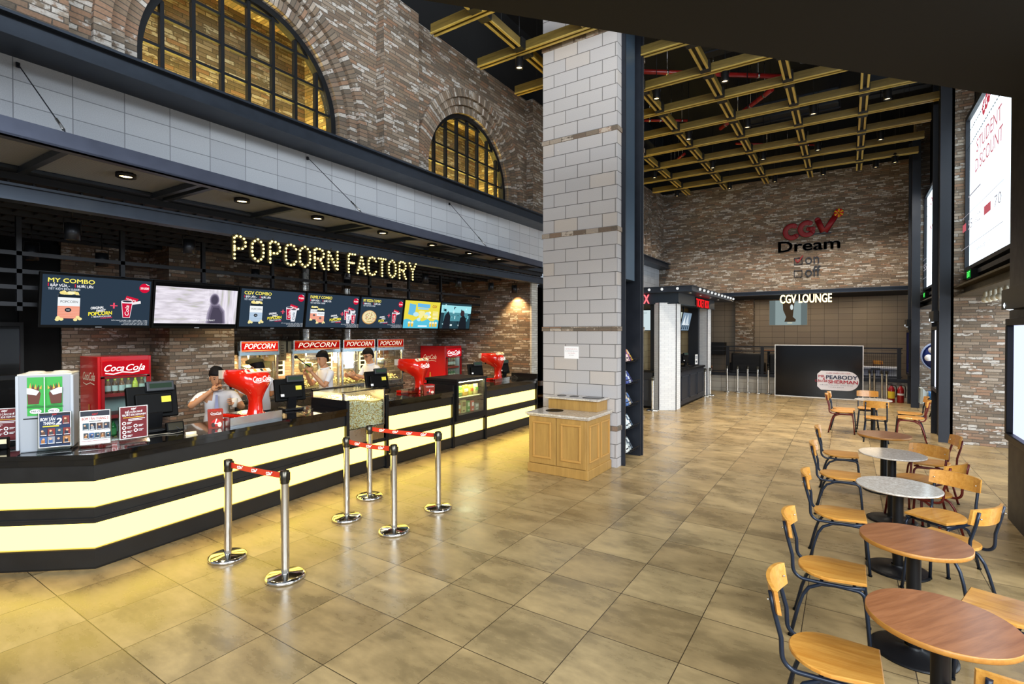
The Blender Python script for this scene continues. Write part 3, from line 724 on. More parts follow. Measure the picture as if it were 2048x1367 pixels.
def counter(name, label, pl, lower_only=False, top=True):
    t = thing(name, label, 'counter', (pl[0][0], pl[0][1], 0), 0, 'lit sections of the snack counter')
    m = MB(); band(m, pl, -.04, .62, 0, .03); band(m, pl, 0, .02, .03, .186); band(m, pl, 0, .03, .404, .47); band(m, pl, .012, .03, .44, .452)
    band(m, pl, -.05, .62, .03, .46)
    if not lower_only: band(m, pl, 0, .05, .47, .535); band(m, pl, 0, .03, .76, .90); band(m, pl, -.05, .6, .46, .90)
    wb(m, 'body', M_CNT, t)
    m = MB(); band(m, pl, -.022, .055, .186, .404); wb(m, 'light_panel', M_LITE, t)
    if not lower_only: m = MB(); band(m, pl, -.022, .055, .535, .76); wb(m, 'light_panel', M_LITE, t)
    m = MB(); band(m, pl, .006, .03, .18, .192)
    if not lower_only: band(m, pl, .006, .03, .529, .541)
    wb(m, 'trim_strip', mat('#5a5240', .3, .8), t)
    if top:
        m = MB(); band(m, pl, .02, .68, .90, .95); band(m, pl, .04, .70, .955, .995); band(m, pl, .01, .68, .95, .955); wb(m, 'worktop', M_GRAN, t)
    return t
def panel(mb, x0, x1, y0, y1, z1): mb.box(x0,x1,y0,y1,0,z1,c=.004)
cA = counter('snack_counter', 'near lit counter section bent at the corner, holding the sign holders and red soda tower', [(-6.7,.54),(-5.32,1.667),(-5.625,4.50)])
m = MB(); panel(m, -6.36,-5.6,4.50,4.55,1.10); wb(m, 'end_panel', M_BLK2, cA)
cB = counter('snack_counter', 'lit counter base below the glass popcorn bin', [(-5.735,4.56),(-5.74,5.31)], True, False)
cC = counter('snack_counter', 'middle lit counter section between popcorn bin and snack case', [(-5.74,5.36),(-5.745,6.85)])
m = MB(); panel(m, -6.42,-5.71,5.31,5.36,1.06); wb(m, 'end_panel', M_BLK2, cC); m = MB(); panel(m, -6.42,-5.72,6.85,6.90,1.10); wb(m, 'end_panel', M_BLK2, cC)
cD = counter('snack_counter', 'lit counter base below the glass snack case', [(-5.735,6.92),(-5.735,7.77)], True, False)
cE = counter('snack_counter', 'far lit counter section ending at the brick wall', [(-5.735,7.83),(-5.775,9.76)])
m = MB(); panel(m, -6.42,-5.70,7.775,7.83,.99); wb(m, 'end_panel', M_BLK2, cE); m = MB(); panel(m, -6.42,-5.745,9.76,9.80,1.10); wb(m, 'end_panel', M_BLK2, cE)
# popcorn bin
t = thing('popcorn_bin', 'glass bin heaped with popcorn set into the counter', 'popcorn warmer', (-6.1,4.93,.46))
m = MB(); m.box(-6.45,-5.735,4.56,5.31,.46,.66); m.box(-6.45,-6.40,4.56,5.31,.66,1.17); m.box(-6.45,-5.74,4.56,4.575,.66,1.02); m.box(-5.765,-5.735,4.56,4.585,.66,1.18); m.box(-5.765,-5.735,5.28,5.31,.46,1.18); m.box(-6.45,-5.735,5.295,5.31,.66,1.17); wb(m, 'steel_case', M_INOX, t)
m = MB(); m.box(-5.752,-5.744,4.585,5.28,.67,1.175); wb(m, 'front_glass', M_GLASS, t)
m = MB(); m.box(-6.42,-5.735,4.565,5.305,1.18,1.19); wb(m, 'glass_lid', M_GLASS, t)
m = MB(); m.box(-5.775,-5.728,4.56,5.31,1.19,1.2); m.box(-6.45,-6.40,4.56,5.31,1.17,1.2); wb(m, 'lid_rim', M_BLK2, t)
random.seed(3); m = MB()
def ph(x, y): return 1.05+.03*math.sin(y*7)+.03*math.sin(x*9)
pm = MB(); pm.prism([(4.58,.665),(5.29,.665),(5.29,1.03)]+[(5.29-.71*i/8, ph(-6,5.29-.71*i/8)-.02) for i in range(9)], -6.39, -5.785, 'x'); wb(pm, 'popcorn_heap', mat('#d8b878', .9), t)
for k in range(4200):
    fr = random.random()
    if fr < .72: y = random.uniform(4.585,5.285); z = random.uniform(.67, ph(-5.78,y)); x = random.uniform(-5.80,-5.765)
    else: y = random.uniform(4.585,5.285); x = random.uniform(-6.39,-5.77); z = ph(x,y)+random.uniform(-.02,.012)
    m.mi = random.choice((0,0,0,0,1,1,2)); r = random.uniform(.007,.0125); a = random.random()*6
    vs = [Vector((x,y,z))+Euler((a,a*2,a*3)).to_matrix() @ Vector(d)*r*random.uniform(.7,1.3) for d in ((1,0,0),(-1,0,0),(0,1,0),(0,-1,0),(0,0,1),(0,0,-1))]
    m._add(vs, [(0,2,4),(2,1,4),(1,3,4),(3,0,4),(2,0,5),(1,2,5),(3,1,5),(0,3,5)], True)
pc = wb(m, 'popcorn', [mat('#fbf3dc', .8), mat('#f4e2ac', .8), mat('#c89a55', .85)], t); pc['kind'] = 'stuff'
# snack case
t = thing('snack_case', 'black framed glass snack case glowing with crisps and boxes', 'display case', (-6.05,7.34,.46))
m = MB()
m.box(-6.4,-5.685,6.92,7.78,.46,.56,c=.005); m.box(-6.42,-5.67,6.90,7.80,1.15,1.20,c=.005); m.box(-6.4,-6.36,6.92,7.78,.56,1.15)
for y in (6.92,7.735): m.box(-5.73,-5.685,y,y+.045,.56,1.15)
m.box(-6.4,-5.73,6.92,6.935,.56,1.15); m.box(-6.4,-5.73,7.765,7.78,.56,1.15); wb(m, 'case_frame', M_BLK2, t)
m = MB(); m.box(-5.705,-5.699,6.965,7.735,.56,1.15); wb(m, 'front_glass', M_GLASS, t)
m = MB(); m.box(-6.36,-5.76,6.935,7.765,.845,.855); wb(m, 'shelf', mat('#c9c4a0', .2), t)
m = MB(); m.box(-5.76,-5.75,6.95,7.75,1.125,1.145); wb(m, 'light_strip', emit('#fff0b0', 40), t)
def bag(y, z, w, h, c1, c2, lb, x=-5.86):
    t = thing('snack_bag', lb, 'snack bag', (x,y,z), 0, 'snack bags on the upper shelf of the snack case')
    m = MB(); n = 8; V = []; F = []
    for i in range(n+1):
        f = i/n; th = .035*math.sin(PI*f)**.6+.002; ww = w/2*(1-.08*math.sin(PI*f))
        for s in (1,-1): V += [(s*th,-ww*.55,f*h),(s*th*.9,ww*.55,f*h)]; 
        V += [(0,-ww,f*h),(0,ww,f*h)]
    for i in range(n):
        a, b = i*6, i*6+6
        for p, q in ((4,0),(0,1),(1,5),(5,3),(3,2),(2,4)): F.append((a+p,a+q,b+q,b+p))
    m._add([Vector(v) for v in V], F, True); m.build('pouch', mat(c1, .25), t)
    m = MB(); m.box(.024,.036,-w*.3,w*.3,h*.38,h*.66); m.build('label_patch', mat(c2, .3), t)
    return t
bag(7.03,.858,.15,.2,'#e8c820','#2a6b2a','yellow snack bag at the near end of the case shelf'); bag(7.20,.858,.16,.19,'#4d8a2a','#e8e070','green snack bag, second from the near end of the case shelf'); bag(7.36,.858,.17,.2,'#e9b32a','#f3f0e4','orange-yellow snack bag in the middle of the case shelf'); bag(7.52,.858,.15,.19,'#d8d040','#c24a20','lime-yellow snack bag, second from the far end of the case shelf'); bag(7.67,.858,.15,.2,'#e8d890','#5a9a3a','cream and green snack bag at the far end of the case shelf')
for i, (y, w, h, c1, c2, lb) in enumerate([(7.01,.10,.16,'#c0502a','#efe3c0','rust-red snack carton at the near end of the case floor'),(7.13,.10,.18,'#d98a30','#fff3d0','orange snack carton beside the rust-red one in the case'),(7.27,.12,.23,'#d8c878','#8a6a2a','tall tan snack carton in the middle of the case floor'),(7.41,.08,.2,'#4f9a3a','#e8f0c0','slim green snack carton in the case'),(7.53,.08,.19,'#d8483a','#ffe9e0','red snack carton in the case'),(7.66,.11,.13,'#9aa08a','#e8e8d8','low grey-green snack carton at the far end of the case floor')]):
    t = thing('snack_carton', lb, 'carton', (-5.84,y,.561), 0, 'cartons on the floor of the snack case')
    MB().box(-.03,.03,-w/2,w/2,0,h,c=.003).build('carton', mat(c1,.4), t); a = Art((.0303,-w/2,0),(0,1,0),(0,0,1)); a.rect(w*.12,h*.5,w*.76,h*.36,mat(c2,.5)); a.rect(w*.2,h*.12,w*.5,h*.1,mat(c2,.5)); a.build('print', t)

# ---- things standing on the counter
def lathe_box(t): pass
def sign_stand(p0, p1, label, draw, grp='sign holders on the counter', h=.297, zb=.995):
    p0 = Vector((*p0,zb)); p1 = Vector((*p1,zb)); r = (p1-p0).normalized(); n = Vector((r.y,-r.x,0)); ang = math.atan2(r.y, r.x); w = (p1-p0).length
    t = thing('sign_holder', label, 'sign holder', (p0+p1)/2, ang, grp)          # local x along the sheet, -y towards the viewer
    m = MB(); m.prism([(-.04,0),(.035,0),(.035,.004),(.006,.035),(.004,h+.045),(-.004,h+.045),(-.006,.035),(-.04,.004)], -w/2-.008, w/2+.008, 'x'); m.build('acrylic_stand', M_ACRYL, t)
    m = MB(); m.box(-w/2,w/2,-.0068,-.0055,.045,.045+h); sh = m.build('sheet', M_WHITE, t)
    a = Art((-w/2,-.0068,.045),(1,0,0),(0,0,1),.0005); draw(a, w, h); a.build('print', t)
    return t
W_ = mat('#f2f0ee', .6); K_ = mat('#181820', .6); RD = mat('#a01c22', .6); DR = mat('#6e1a20', .6); NV = mat('#172a4a', .6); YL = mat('#f0d030', .6)
def rules_art(a, w, h):
    a.rect(.006,.006,w-.012,h-.012,DR); a.cgv(w/2-.02,h-.032,.04,W_); a.text('ĐIỀU CẦN NHỚ',w/2,h-.062,.018,W_,w*.62,'c',.02); a.text('TRƯỚC KHI XEM PHIM',w/2,h-.088,.018,W_,w*.84,'c',.02)
    a.rect(w*.12,h-.103,w*.75,.004,YL); a.rect(w*.3,h-.12,w*.6,.006,W_); a.rect(w*.3,h-.132,w*.5,.006,W_)
    for i, (x, y) in enumerate([(.15,.145),(.15,.105),(.55,.115),(.15,.065),(.55,.075),(.15,.028)]):
        a.ell(w*x,y,.016,.016,W_,14); a.ell(w*x,y,.009,.009,DR,10); a.rect(w*x+.022,y+.003,.038,.005,W_); a.rect(w*x+.022,y-.008,.028,.005,W_)
def tiles_art(a, x0, y0, cw, ch, n, rows, gap, seed):
    rg = random.Random(seed); cs = ['#23304a','#5a3a2a','#7a2a24','#2a4a5a','#3a3a3e','#a06a3a','#1c2030','#8a8a90','#3a5a8a']
    for r_ in range(rows):
        for c in range(n):
            x = x0+c*(cw+gap); y = y0-r_*(ch+gap*2.2); a.rect(x,y,cw,ch,mat(rg.choice(cs),.6)); a.rect(x+cw*.2,y+ch*.1,cw*.5,ch*.5,mat(rg.choice(cs),.6)); a.ell(x+cw*rg.uniform(.3,.7),y+ch*.68,cw*.18,cw*.18,mat('#c9a080',.6),10); a.rect(x+cw*.1,y+.004,cw*.8,.004,W_)
def feb_art(a, w, h):
    a.rect(.005,.005,w-.01,h-.01,NV); a.rect(.005,h-.026,w-.01,.02,K_); a.cgv(w/2-.016,h-.024,.032,RD); a.text('BOM TẤN',.012,h-.07,.026,W_,w*.46,'l',.02,.2); a.text('THÁNG',.032,h-.104,.026,W_,w*.36,'l',.02,.2); a.text('2',w*.53,h-.106,.055,W_,None,'l',.04,.2); a.rect(.028,h-.122,w*.5,.009,YL)
    tiles_art(a, w*.74, h-.105, w*.22, .072, 1, 1, .004, 1); tiles_art(a, .01, .10, w*.225, .062, 4, 2, .003, 2)
def mar_art(a, w, h):
    a.rect(.004,h-.05,w-.008,.044,mat('#20222e',.6)); a.cgv(w/2-.02,h-.042,.04,RD); a.text('BOM TẤN THÁNG 3',w/2,h-.083,.022,mat('#b04a3a',.6),w*.86,'c',.02); a.rect(w*.3,h-.098,w*.4,.005,K_)
    tiles_art(a, .02, .125, w*.2, .062, 4, 1, .006, 4); tiles_art(a, .026, .05, w*.155, .052, 5, 1, .006, 5); a.rect(.012,.032,w-.024,.003,RD)
sign_stand((-5.72,1.415),(-5.629,1.606),'acrylic holder with the navy BOM TAN THANG 2 sheet before the drink dispenser', feb_art)
sign_stand((-5.567,1.647),(-5.485,1.839),'acrylic holder with the white BOM TAN THANG 3 film sheet, beside the counter corner', mar_art)
sign_stand((-5.540,1.925),(-5.524,2.142),'acrylic holder with a maroon rules sheet in front of the nearest till', rules_art)
sign_stand((-6.385,1.245),(-6.296,1.435),'acrylic holder with a maroon rules sheet behind the card reader at the counter end', rules_art)
def local(t, mb, name, m): return mb.build(name, m, t)
# card reader in front of the leftmost sign
t = thing('card_reader', 'black card reader with a white label at the near counter end', 'card reader', (-6.20,1.28,.995), R(65))
MB().box(-.05,.05,-.02,.06,0,.10,c=.01).build('body', M_BLACK, t); MB().box(-.045,.045,-.03,-.02,.05,.09).build('label_plate', mat('#e8d8b0',.6), t); MB().box(-.06,.0,-.07,-.02,0,.03,c=.008).build('red_base', M_RED, t)
# chocolate drink dispenser
t = thing('drink_dispenser', 'grey chocolate drink dispenser with a green front panel', 'drink dispenser', (-5.90,1.53,.995), R(64.5))
m = MB(); m.prism([(-.165,0),(.165,0),(.178,.66),(-.178,.66)], -.13, .2, 'y'); m.build('body', M_GREYPL, t, .012)
m = MB()
for s in (-1,1): m.lathe([(.0,.028),(.05,.024),(.08,.008),(.083,0)], (s*.085,.02,.66), 20)
m.box(-.178,.178,-.13,.2,.655,.668,c=.004); m.build('lid', mat('#d8d2c0',.5), t)
for s in (-1,1): MB().box(s*.178-.012,s*.178+.012,-.136,.1,.02,.655,c=.01).build('side_rail', mat('#b4b8be',.4), t)
a = Art((-.115,-.1305,.31),(1,0,0),(0,0,1),.0008); a.rect(0,0,.23,.33,mat('#2f9a3c',.5))
BRN, CRM = mat('#5a2a1c',.5), mat('#e8ecf2',.5)
for s, x0 in ((1,0),(-1,.23)):
    P = lambda x, y: (x0+s*x, y)
    def pg(pts, m): q = [P(*p) for p in pts]; a.poly(q if s > 0 else q[::-1], m)
    pg([(.005,.10),(.075,.10),(.088,.19),(.07,.24),(.0,.24)], BRN)
    for k in range(5): pg([(.012+.017*k,.235),(.03+.016*k,.225),(.022+.018*k,.285-.006*k)], BRN if k % 2 else mat('#c8a040',.5))
    pg([(.0,.19),(.06,.175),(.08,.21),(.03,.235),(.0,.24)], CRM); pg([(.0,.07),(.105,.07),(.105,.083),(.055,.094),(.0,.085)], mat('#1f6a2a',.5))
    a.ell(x0+s*.055,.038,.038,.02,W_,18); a.text('MILO',x0+s*.055,.030,.017,K_,.058,'c',.03,.15)
a.rect(.112,0,.006,.33,mat('#c8ccd0',.4)); a.build('front_panel', t)
MB().box(-.14,.14,-.134,-.128,.283,.292).build('drip_edge', M_BLK2, t)
# tills
def make_pos(loc, rz, label, k=1.0, tilt=-14, note=True):
    t = thing('till_screen', label, 'till', loc, rz, 'tills on the counter')        # local +x faces the customers
    T = Matrix.Translation((0,0,.11*k)) @ Euler((0,R(tilt),0)).to_matrix().to_4x4()
    m = MB(); m.box(-.05*k,.0,-.18*k,.18*k,0,.27*k,T,c=.012); m.box(0,.035*k,-.13*k,.13*k,.03*k,.2*k,T,c=.01); m.build('monitor', M_BLACK, t)
    m = MB(); m.box(.0,.05*k,-.05*k,.15*k,.215*k,.30*k,T,c=.008); d = m.build('customer_display', mat('#23262a',.4), t)
    MB().box(.05*k,.052*k,-.03*k,.13*k,.24*k,.28*k,T).build('readout', emit('#6f8f78', .25), d)
    m = MB(); m.box(-.12*k,.10*k,-.11*k,.11*k,0,.03*k,c=.01); m.bar((-.02,0,.02*k),(.02,0,.16*k),.10*k,.04*k,up=(1,0,0)); m.build('stand', M_BLK2, t)
    if note: MB().box(.036*k,.038*k,.05*k,.12*k,.12*k,.17*k,T).build('note_sticker', mat('#d8c840',.7), t)
    MB().box(.0355*k,.037*k,-.16*k+.03,-.12*k+.03,.05*k,.08*k,T).build('label_sticker', W_, t)
    m = MB(); m.tube([(.08,.04,.01),(.16,.1,.012),(.22,.06,.008),(.26,.14,.008),(.20,.2,.01)], .004, 6); m.tube([(.08,-.03,.01),(.15,.02,.02),(.2,.12,.06),(.24,.16,.02)], .004, 6); m.build('cables', mat('#303034',.4), t)
    return t
make_pos((-6.02,2.40,.995), R(-6), 'black till seen from behind, beside the maroon rules sheet', 1.25)
make_pos((-6.16,4.06,.995), R(-12), 'black till seen from behind, between near soda tower and popcorn bin', 1.1)
make_pos((-6.22,5.62,.995), R(-12), 'black till seen from behind, right beyond the popcorn bin', 1.1)
make_pos((-6.42,8.45,.995), R(-20), 'black till seen from behind, between snack case and far soda tower', 1.0, note=False)
make_pos((-6.40,9.45,.995), R(-10), 'black till at the far counter end, beyond the last soda tower', 1.0, note=False)
t = thing('card_terminal', 'small black payment screen with cables lying beside the nearest till', 'payment terminal', (-5.78,2.50,.995), R(-8))
m = MB(); T = Euler((0,R(-20),0)).to_matrix().to_4x4(); m.box(-.05,.0,-.08,.08,.01,.11,T,c=.01); m.build('screen_body', M_BLACK, t); MB().box(0,.002,-.065,.065,.025,.095,T).build('screen', mat('#2a2410',.2), t)
MB().box(-.07,.03,-.06,.06,0,.012,c=.004).build('foot', M_BLACK, t)
m = MB(); m.tube([(.02,-.05,.008),(.07,-.12,.008),(.05,-.24,.008),(.09,-.33,.01)], .004, 6); m.tube([(.02,.04,.008),(.1,.03,.012),(.12,-.06,.008),(.06,-.16,.008),(.1,-.28,.008)], .003, 6); m.build('cables', mat('#8a8478',.4), t)
t = thing('paper_roll', 'small rolled white paper lying on the counter before the red soda tower', 'paper roll', (-5.47,2.50,1.013), R(75))
m = MB(); m.lathe([(.0,-.045),(.018,-.045),(.018,.045),(0,.045)], (0,0,0), 14, 'x'); m.build('roll', mat('#e8dcc0',.7), t); MB().box(-.05,.05,-.05,.0,-.0175,-.0155).build('loose_sheet', mat('#e0d2b0',.7), t)
# soda towers
def loft(mb, secs, n=20):
    V = []; F = []
    for z, x, y, rx, ry, p in secs:
        for k in range(n):
            a = 2*PI*k/n; c, s = math.cos(a), math.sin(a)
            V.append(Vector((x+rx*math.copysign(abs(c)**(2/p), c), y+ry*math.copysign(abs(s)**(2/p), s), z)))
    S = len(secs)
    for i in range(S-1):
        for k in range(n): F.append((i*n+k, i*n+(k+1) % n, (i+1)*n+(k+1) % n, (i+1)*n+k))
    F.append(list(range(n))[::-1]); F.append([(S-1)*n+k for k in range(n)])
    return mb._add(V, F, True)
M_SODA = mat('#d3200f', .16, coat=.8, name='soda_red')
def coke(a, x, y, h, w, m, bold=.01): a.text('Coca', x-w*.5, y, h, m, w*.46, 'l', bold, .35); a.text('Cola', x+w*.02, y, h, m, w*.46, 'l', bold, .35); a.stroke([(x-w*.46,y-h*.12),(x-w*.2,y-h*.3),(x+w*.05,y-h*.08),(x+w*.3,y-h*.25),(x+w*.5,y-h*.05)], h*.12, m)
def soda_tower(loc, rz, label, k=1.0):
    t = thing('soda_tower', label, 'drink dispenser', loc, rz, 'red soda towers on the counter')
    m = MB(); loft(m, [(.0,0,0,.10,.10,3),(.03,0,0,.09,.085,3),(.10,0,0,.075,.07,3),(.20,.0,0,.07,.065,3),(.27,.0,0,.085,.09,2.8),(.33,-.05,0,.15,.14,2.8),(.38,-.11,0,.22,.185,3),(.43,-.135,0,.25,.205,3.2),(.50,-.145,0,.25,.21,3.4),(.545,-.155,0,.225,.20,3.4),(.575,-.165,0,.195,.18,3.4)])
    m.v = [(x*k,y*k,z*k) for x, y, z in m.v]; m.build('tower_body', M_SODA, t)
    m = MB(); m.box(-.36*k,-.02*k,-.17*k,.17*k,0,.045*k,c=.015); m.build('drip_tray', M_SODA, t); MB().box(-.33*k,-.08*k,-.14*k,.14*k,.045*k,.049*k).build('grille', M_INOX, t)
    m = MB()
    for i in range(5): m.lathe([(.012*k,0),(.016*k,.03*k),(.016*k,.06*k)], (-.22*k,(-.16+.08*i)*k,.345*k), 10)
    m.build('nozzles', M_BLACK, t)
    T = Matrix.Translation((.065*k,0,.545*k)) @ Euler((0,R(40),0)).to_matrix().to_4x4()
    m = MB(); m.box(-.05*k,.006,-.17*k,.17*k,-.01*k,.016*k,T,c=.004); lb = m.build('label_bar', mat('#f2ead0',.4), t)
    cs = ['#c8201a','#f0e8d0','#e0b040','#f0e8d0','#303030','#d89030','#e8e0c8']; m = MB(); ms = []
    for i in range(7): m.mi = i; m.box(-.042*k,.0,(-.16+.046*i)*k,(-.125+.046*i)*k,.016*k,.0175*k,T); ms.append(mat(cs[i],.4))
    m.build('flavour_labels', ms, lb)
    a = Art((.118*k,-.14*k,.405*k),(0,1,0),(-.06,0,1),.001); coke(a,.14*k,.035*k,.062*k,.25*k,emit('#fff6ee',1.3),.04); a.build('badge', t)
    m = MB(); m.box(-.36*k,-.30*k,-.21*k,-.06*k,.47*k,.57*k); m.build('card_holder', mat('#e8dcc8',.3,trans=.3), t)
    return t
soda_tower((-5.98,3.46,.995), R(10), 'big red soda tower on the near counter section, behind a steel splash plate')
soda_tower((-6.06,6.38,.995), R(10), 'red soda tower on the middle counter section, between till and brown box')
soda_tower((-6.3,9.05,.995), R(10), 'red soda tower on the far counter section by the brick wall')
t = thing('splash_guard', 'brushed steel splash plate in front of the near soda tower', 'splash plate', (-5.56,3.24,.995), R(97.5))
m = MB(); m.box(-.33,.33,-.002,.002,0,.105); m.box(-.33,-.326,0,.10,0,.105); m.box(-.33,.33,0,.06,0,.003); m.build('plate', mat('#c6ccd2', .22, 1.0, noise=.1), t)
t = thing('splash_guard', 'clear splash plate in front of the middle soda tower', 'splash plate', (-5.99,6.12,.995), R(95)); m = MB(); m.box(-.26,.2,-.003,.003,0,.10); m.box(.197,.2,0,.12,0,.1); m.box(-.26,.2,0,.05,0,.003); m.build('plate', M_ACRYL, t)
t = thing('splash_guard', 'clear splash plate in front of the far soda tower', 'splash plate', (-5.84,8.55,.995), R(95)); m = MB(); m.box(-.3,.3,-.003,.003,0,.10); m.box(-.3,.3,0,.05,0,.003); m.box(-.3,-.297,0,.12,0,.1); m.build('plate', M_ACRYL, t)
def promo_box(loc, rz, label, w=.145, d=.15, h=.185):
    t = thing('popcorn_carton', label, 'carton', loc, rz, 'red and brown cartons on the counter')
    m = MB(); m.prism([(-w*.46,0),(w*.46,0),(w*.5,h),(-w*.5,h)], -d/2, d/2, 'x'); m.build('carton', mat('#8a2a14',.35), t); MB().box(-d*.48,d*.48,-w*.48,w*.48,h,h+.004).build('lid', M_RED, t)
    for O, r_, L in (((d/2+.002,-w*.46,0),(0,1,0),w), ((-d/2,-w*.5-.001,0),(1,0,0),d)):
        a = Art(O, r_, (0,0,1), .0008)
        if L == w: coke(a, L*.5, h*.8, h*.12, L*.7, W_); a.ell(L*.5,h*.32,L*.3,h*.2,mat('#c8201a',.4)); a.ell(L*.32,h*.2,L*.12,h*.14,mat('#3a1a10',.4)); a.ell(L*.72,h*.2,L*.13,h*.15,mat('#e8d8c0',.4)); a.text('L',L*.4,h*.25,h*.3,W_,None,'l',.03,.3)
        else: a.ring(L*.5,h*.66,L*.22,L*.22,L*.03,mat('#e0c080',.4)); a.text('2016' if False else 'CGV',L*.5,h*.63,h*.09,mat('#e0c080',.4),L*.2,'c',.02); a.ell(L*.3,h*.26,L*.16,h*.2,mat('#2a100a',.4)); a.ell(L*.72,h*.24,L*.14,h*.18,mat('#d9b080',.4)); a.rect(L*.1,h*.05,L*.8,h*.06,mat('#c87a30',.4))
        a.build('print', t)
    return t
promo_box((-5.72,2.86,.995), R(-25), 'red and brown carton with an emblem, left of the near steel splash plate')
promo_box((-5.86,6.36,.995), R(-25), 'red and brown carton in front of the middle soda tower', .2, .15, .15)

# ================================================================== menu screens and what stands behind the counter
M_RAIL = mat('#1b1c20', .45, .3, name='rail_black')
t = thing('screen_rack', 'black tube framework carrying the row of menu screens', 'rack', (-7.36,5.5,2.0))
m = MB()
for z in (2.86,2.67,2.50,2.32): m.box(-.02,.02,-4.6,4.3,z-2.0-.022,z-2.0+.022)
m.build('rail', M_RAIL, t)
for y in (1.675,2.602,3.535,4.537,5.487,6.446,7.447,8.412): MB().box(-.03,.02,y-5.5-.022,y-5.5+.022,.25,1.28).build('post', M_RAIL, t)
NAVY = '#2c3a49'; 
def E_(c, s=1.0): return emit(c, s)
def cup(a, x, y, h, red=True):
    w = h*.30; c1 = E_('#c8173a') if red else E_('#e8ecf2')
    a.poly([(x-w*.62,y),(x+w*.62,y),(x+w,y+h),(x-w,y+h)], E_('#f6eef4')); a.poly([(x-w*.55,y+h*.03),(x+w*.55,y+h*.03),(x+w*.86,y+h*.88),(x-w*.86,y+h*.88)], c1); a.ell(x,y+h,w,h*.07,E_('#e8e6ee')); a.ell(x,y+h,w*.82,h*.05,E_('#30303a'))
    a.text('Cola',x+w*.35,y+h*.14,h*.2,E_('#ffffff') if red else E_('#44506a'),h*.62,'l',.02,.2,PI/2)
def popbox(a, x, y, w, h, blue=False):
    for k in range(16):
        b = random.Random(k+5); a.ell(x+b.uniform(-.42,.42)*w, y+h+b.uniform(-.02,.11)*h, w*.10, w*.09, E_('#f2e08a') if k % 2 else E_('#fff2c0'), 10)
    a.poly([(x-w*.5,y),(x+w*.5,y),(x+w*.5,y+h),(x-w*.5,y+h)], E_('#eef2f4')); a.rect(x-w*.5,y,w,h*.52,E_('#b8cce0') if blue else E_('#ee9a80')); a.rect(x-w*.5,y+h*.88,w,h*.12,E_('#1a2630'))
    for k in range(7): a.rect(x-w*.48,y+h*(.05+.065*k),w*.96,h*.012,E_('#88a8c8') if blue else E_('#f6c4ae'))
    a.text('POPCORN',x,y+h*.66,h*.10,E_('#303840'),w*.78,'c'); a.ell(x-w*.04,y+h*.36,w*.15,h*.09,E_('#1a2630')); a.text('CGV',x-w*.04,y+h*.33,h*.06,E_('#ffffff'),w*.16,'c')
    for k in range(8):
        b = random.Random(k+31); a.ell(x+random.Random(k).choice((-1,1))*w*b.uniform(.3,.62), y+h*b.uniform(-.06,.06), w*.10, w*.085, E_('#f4e6a0'), 10)
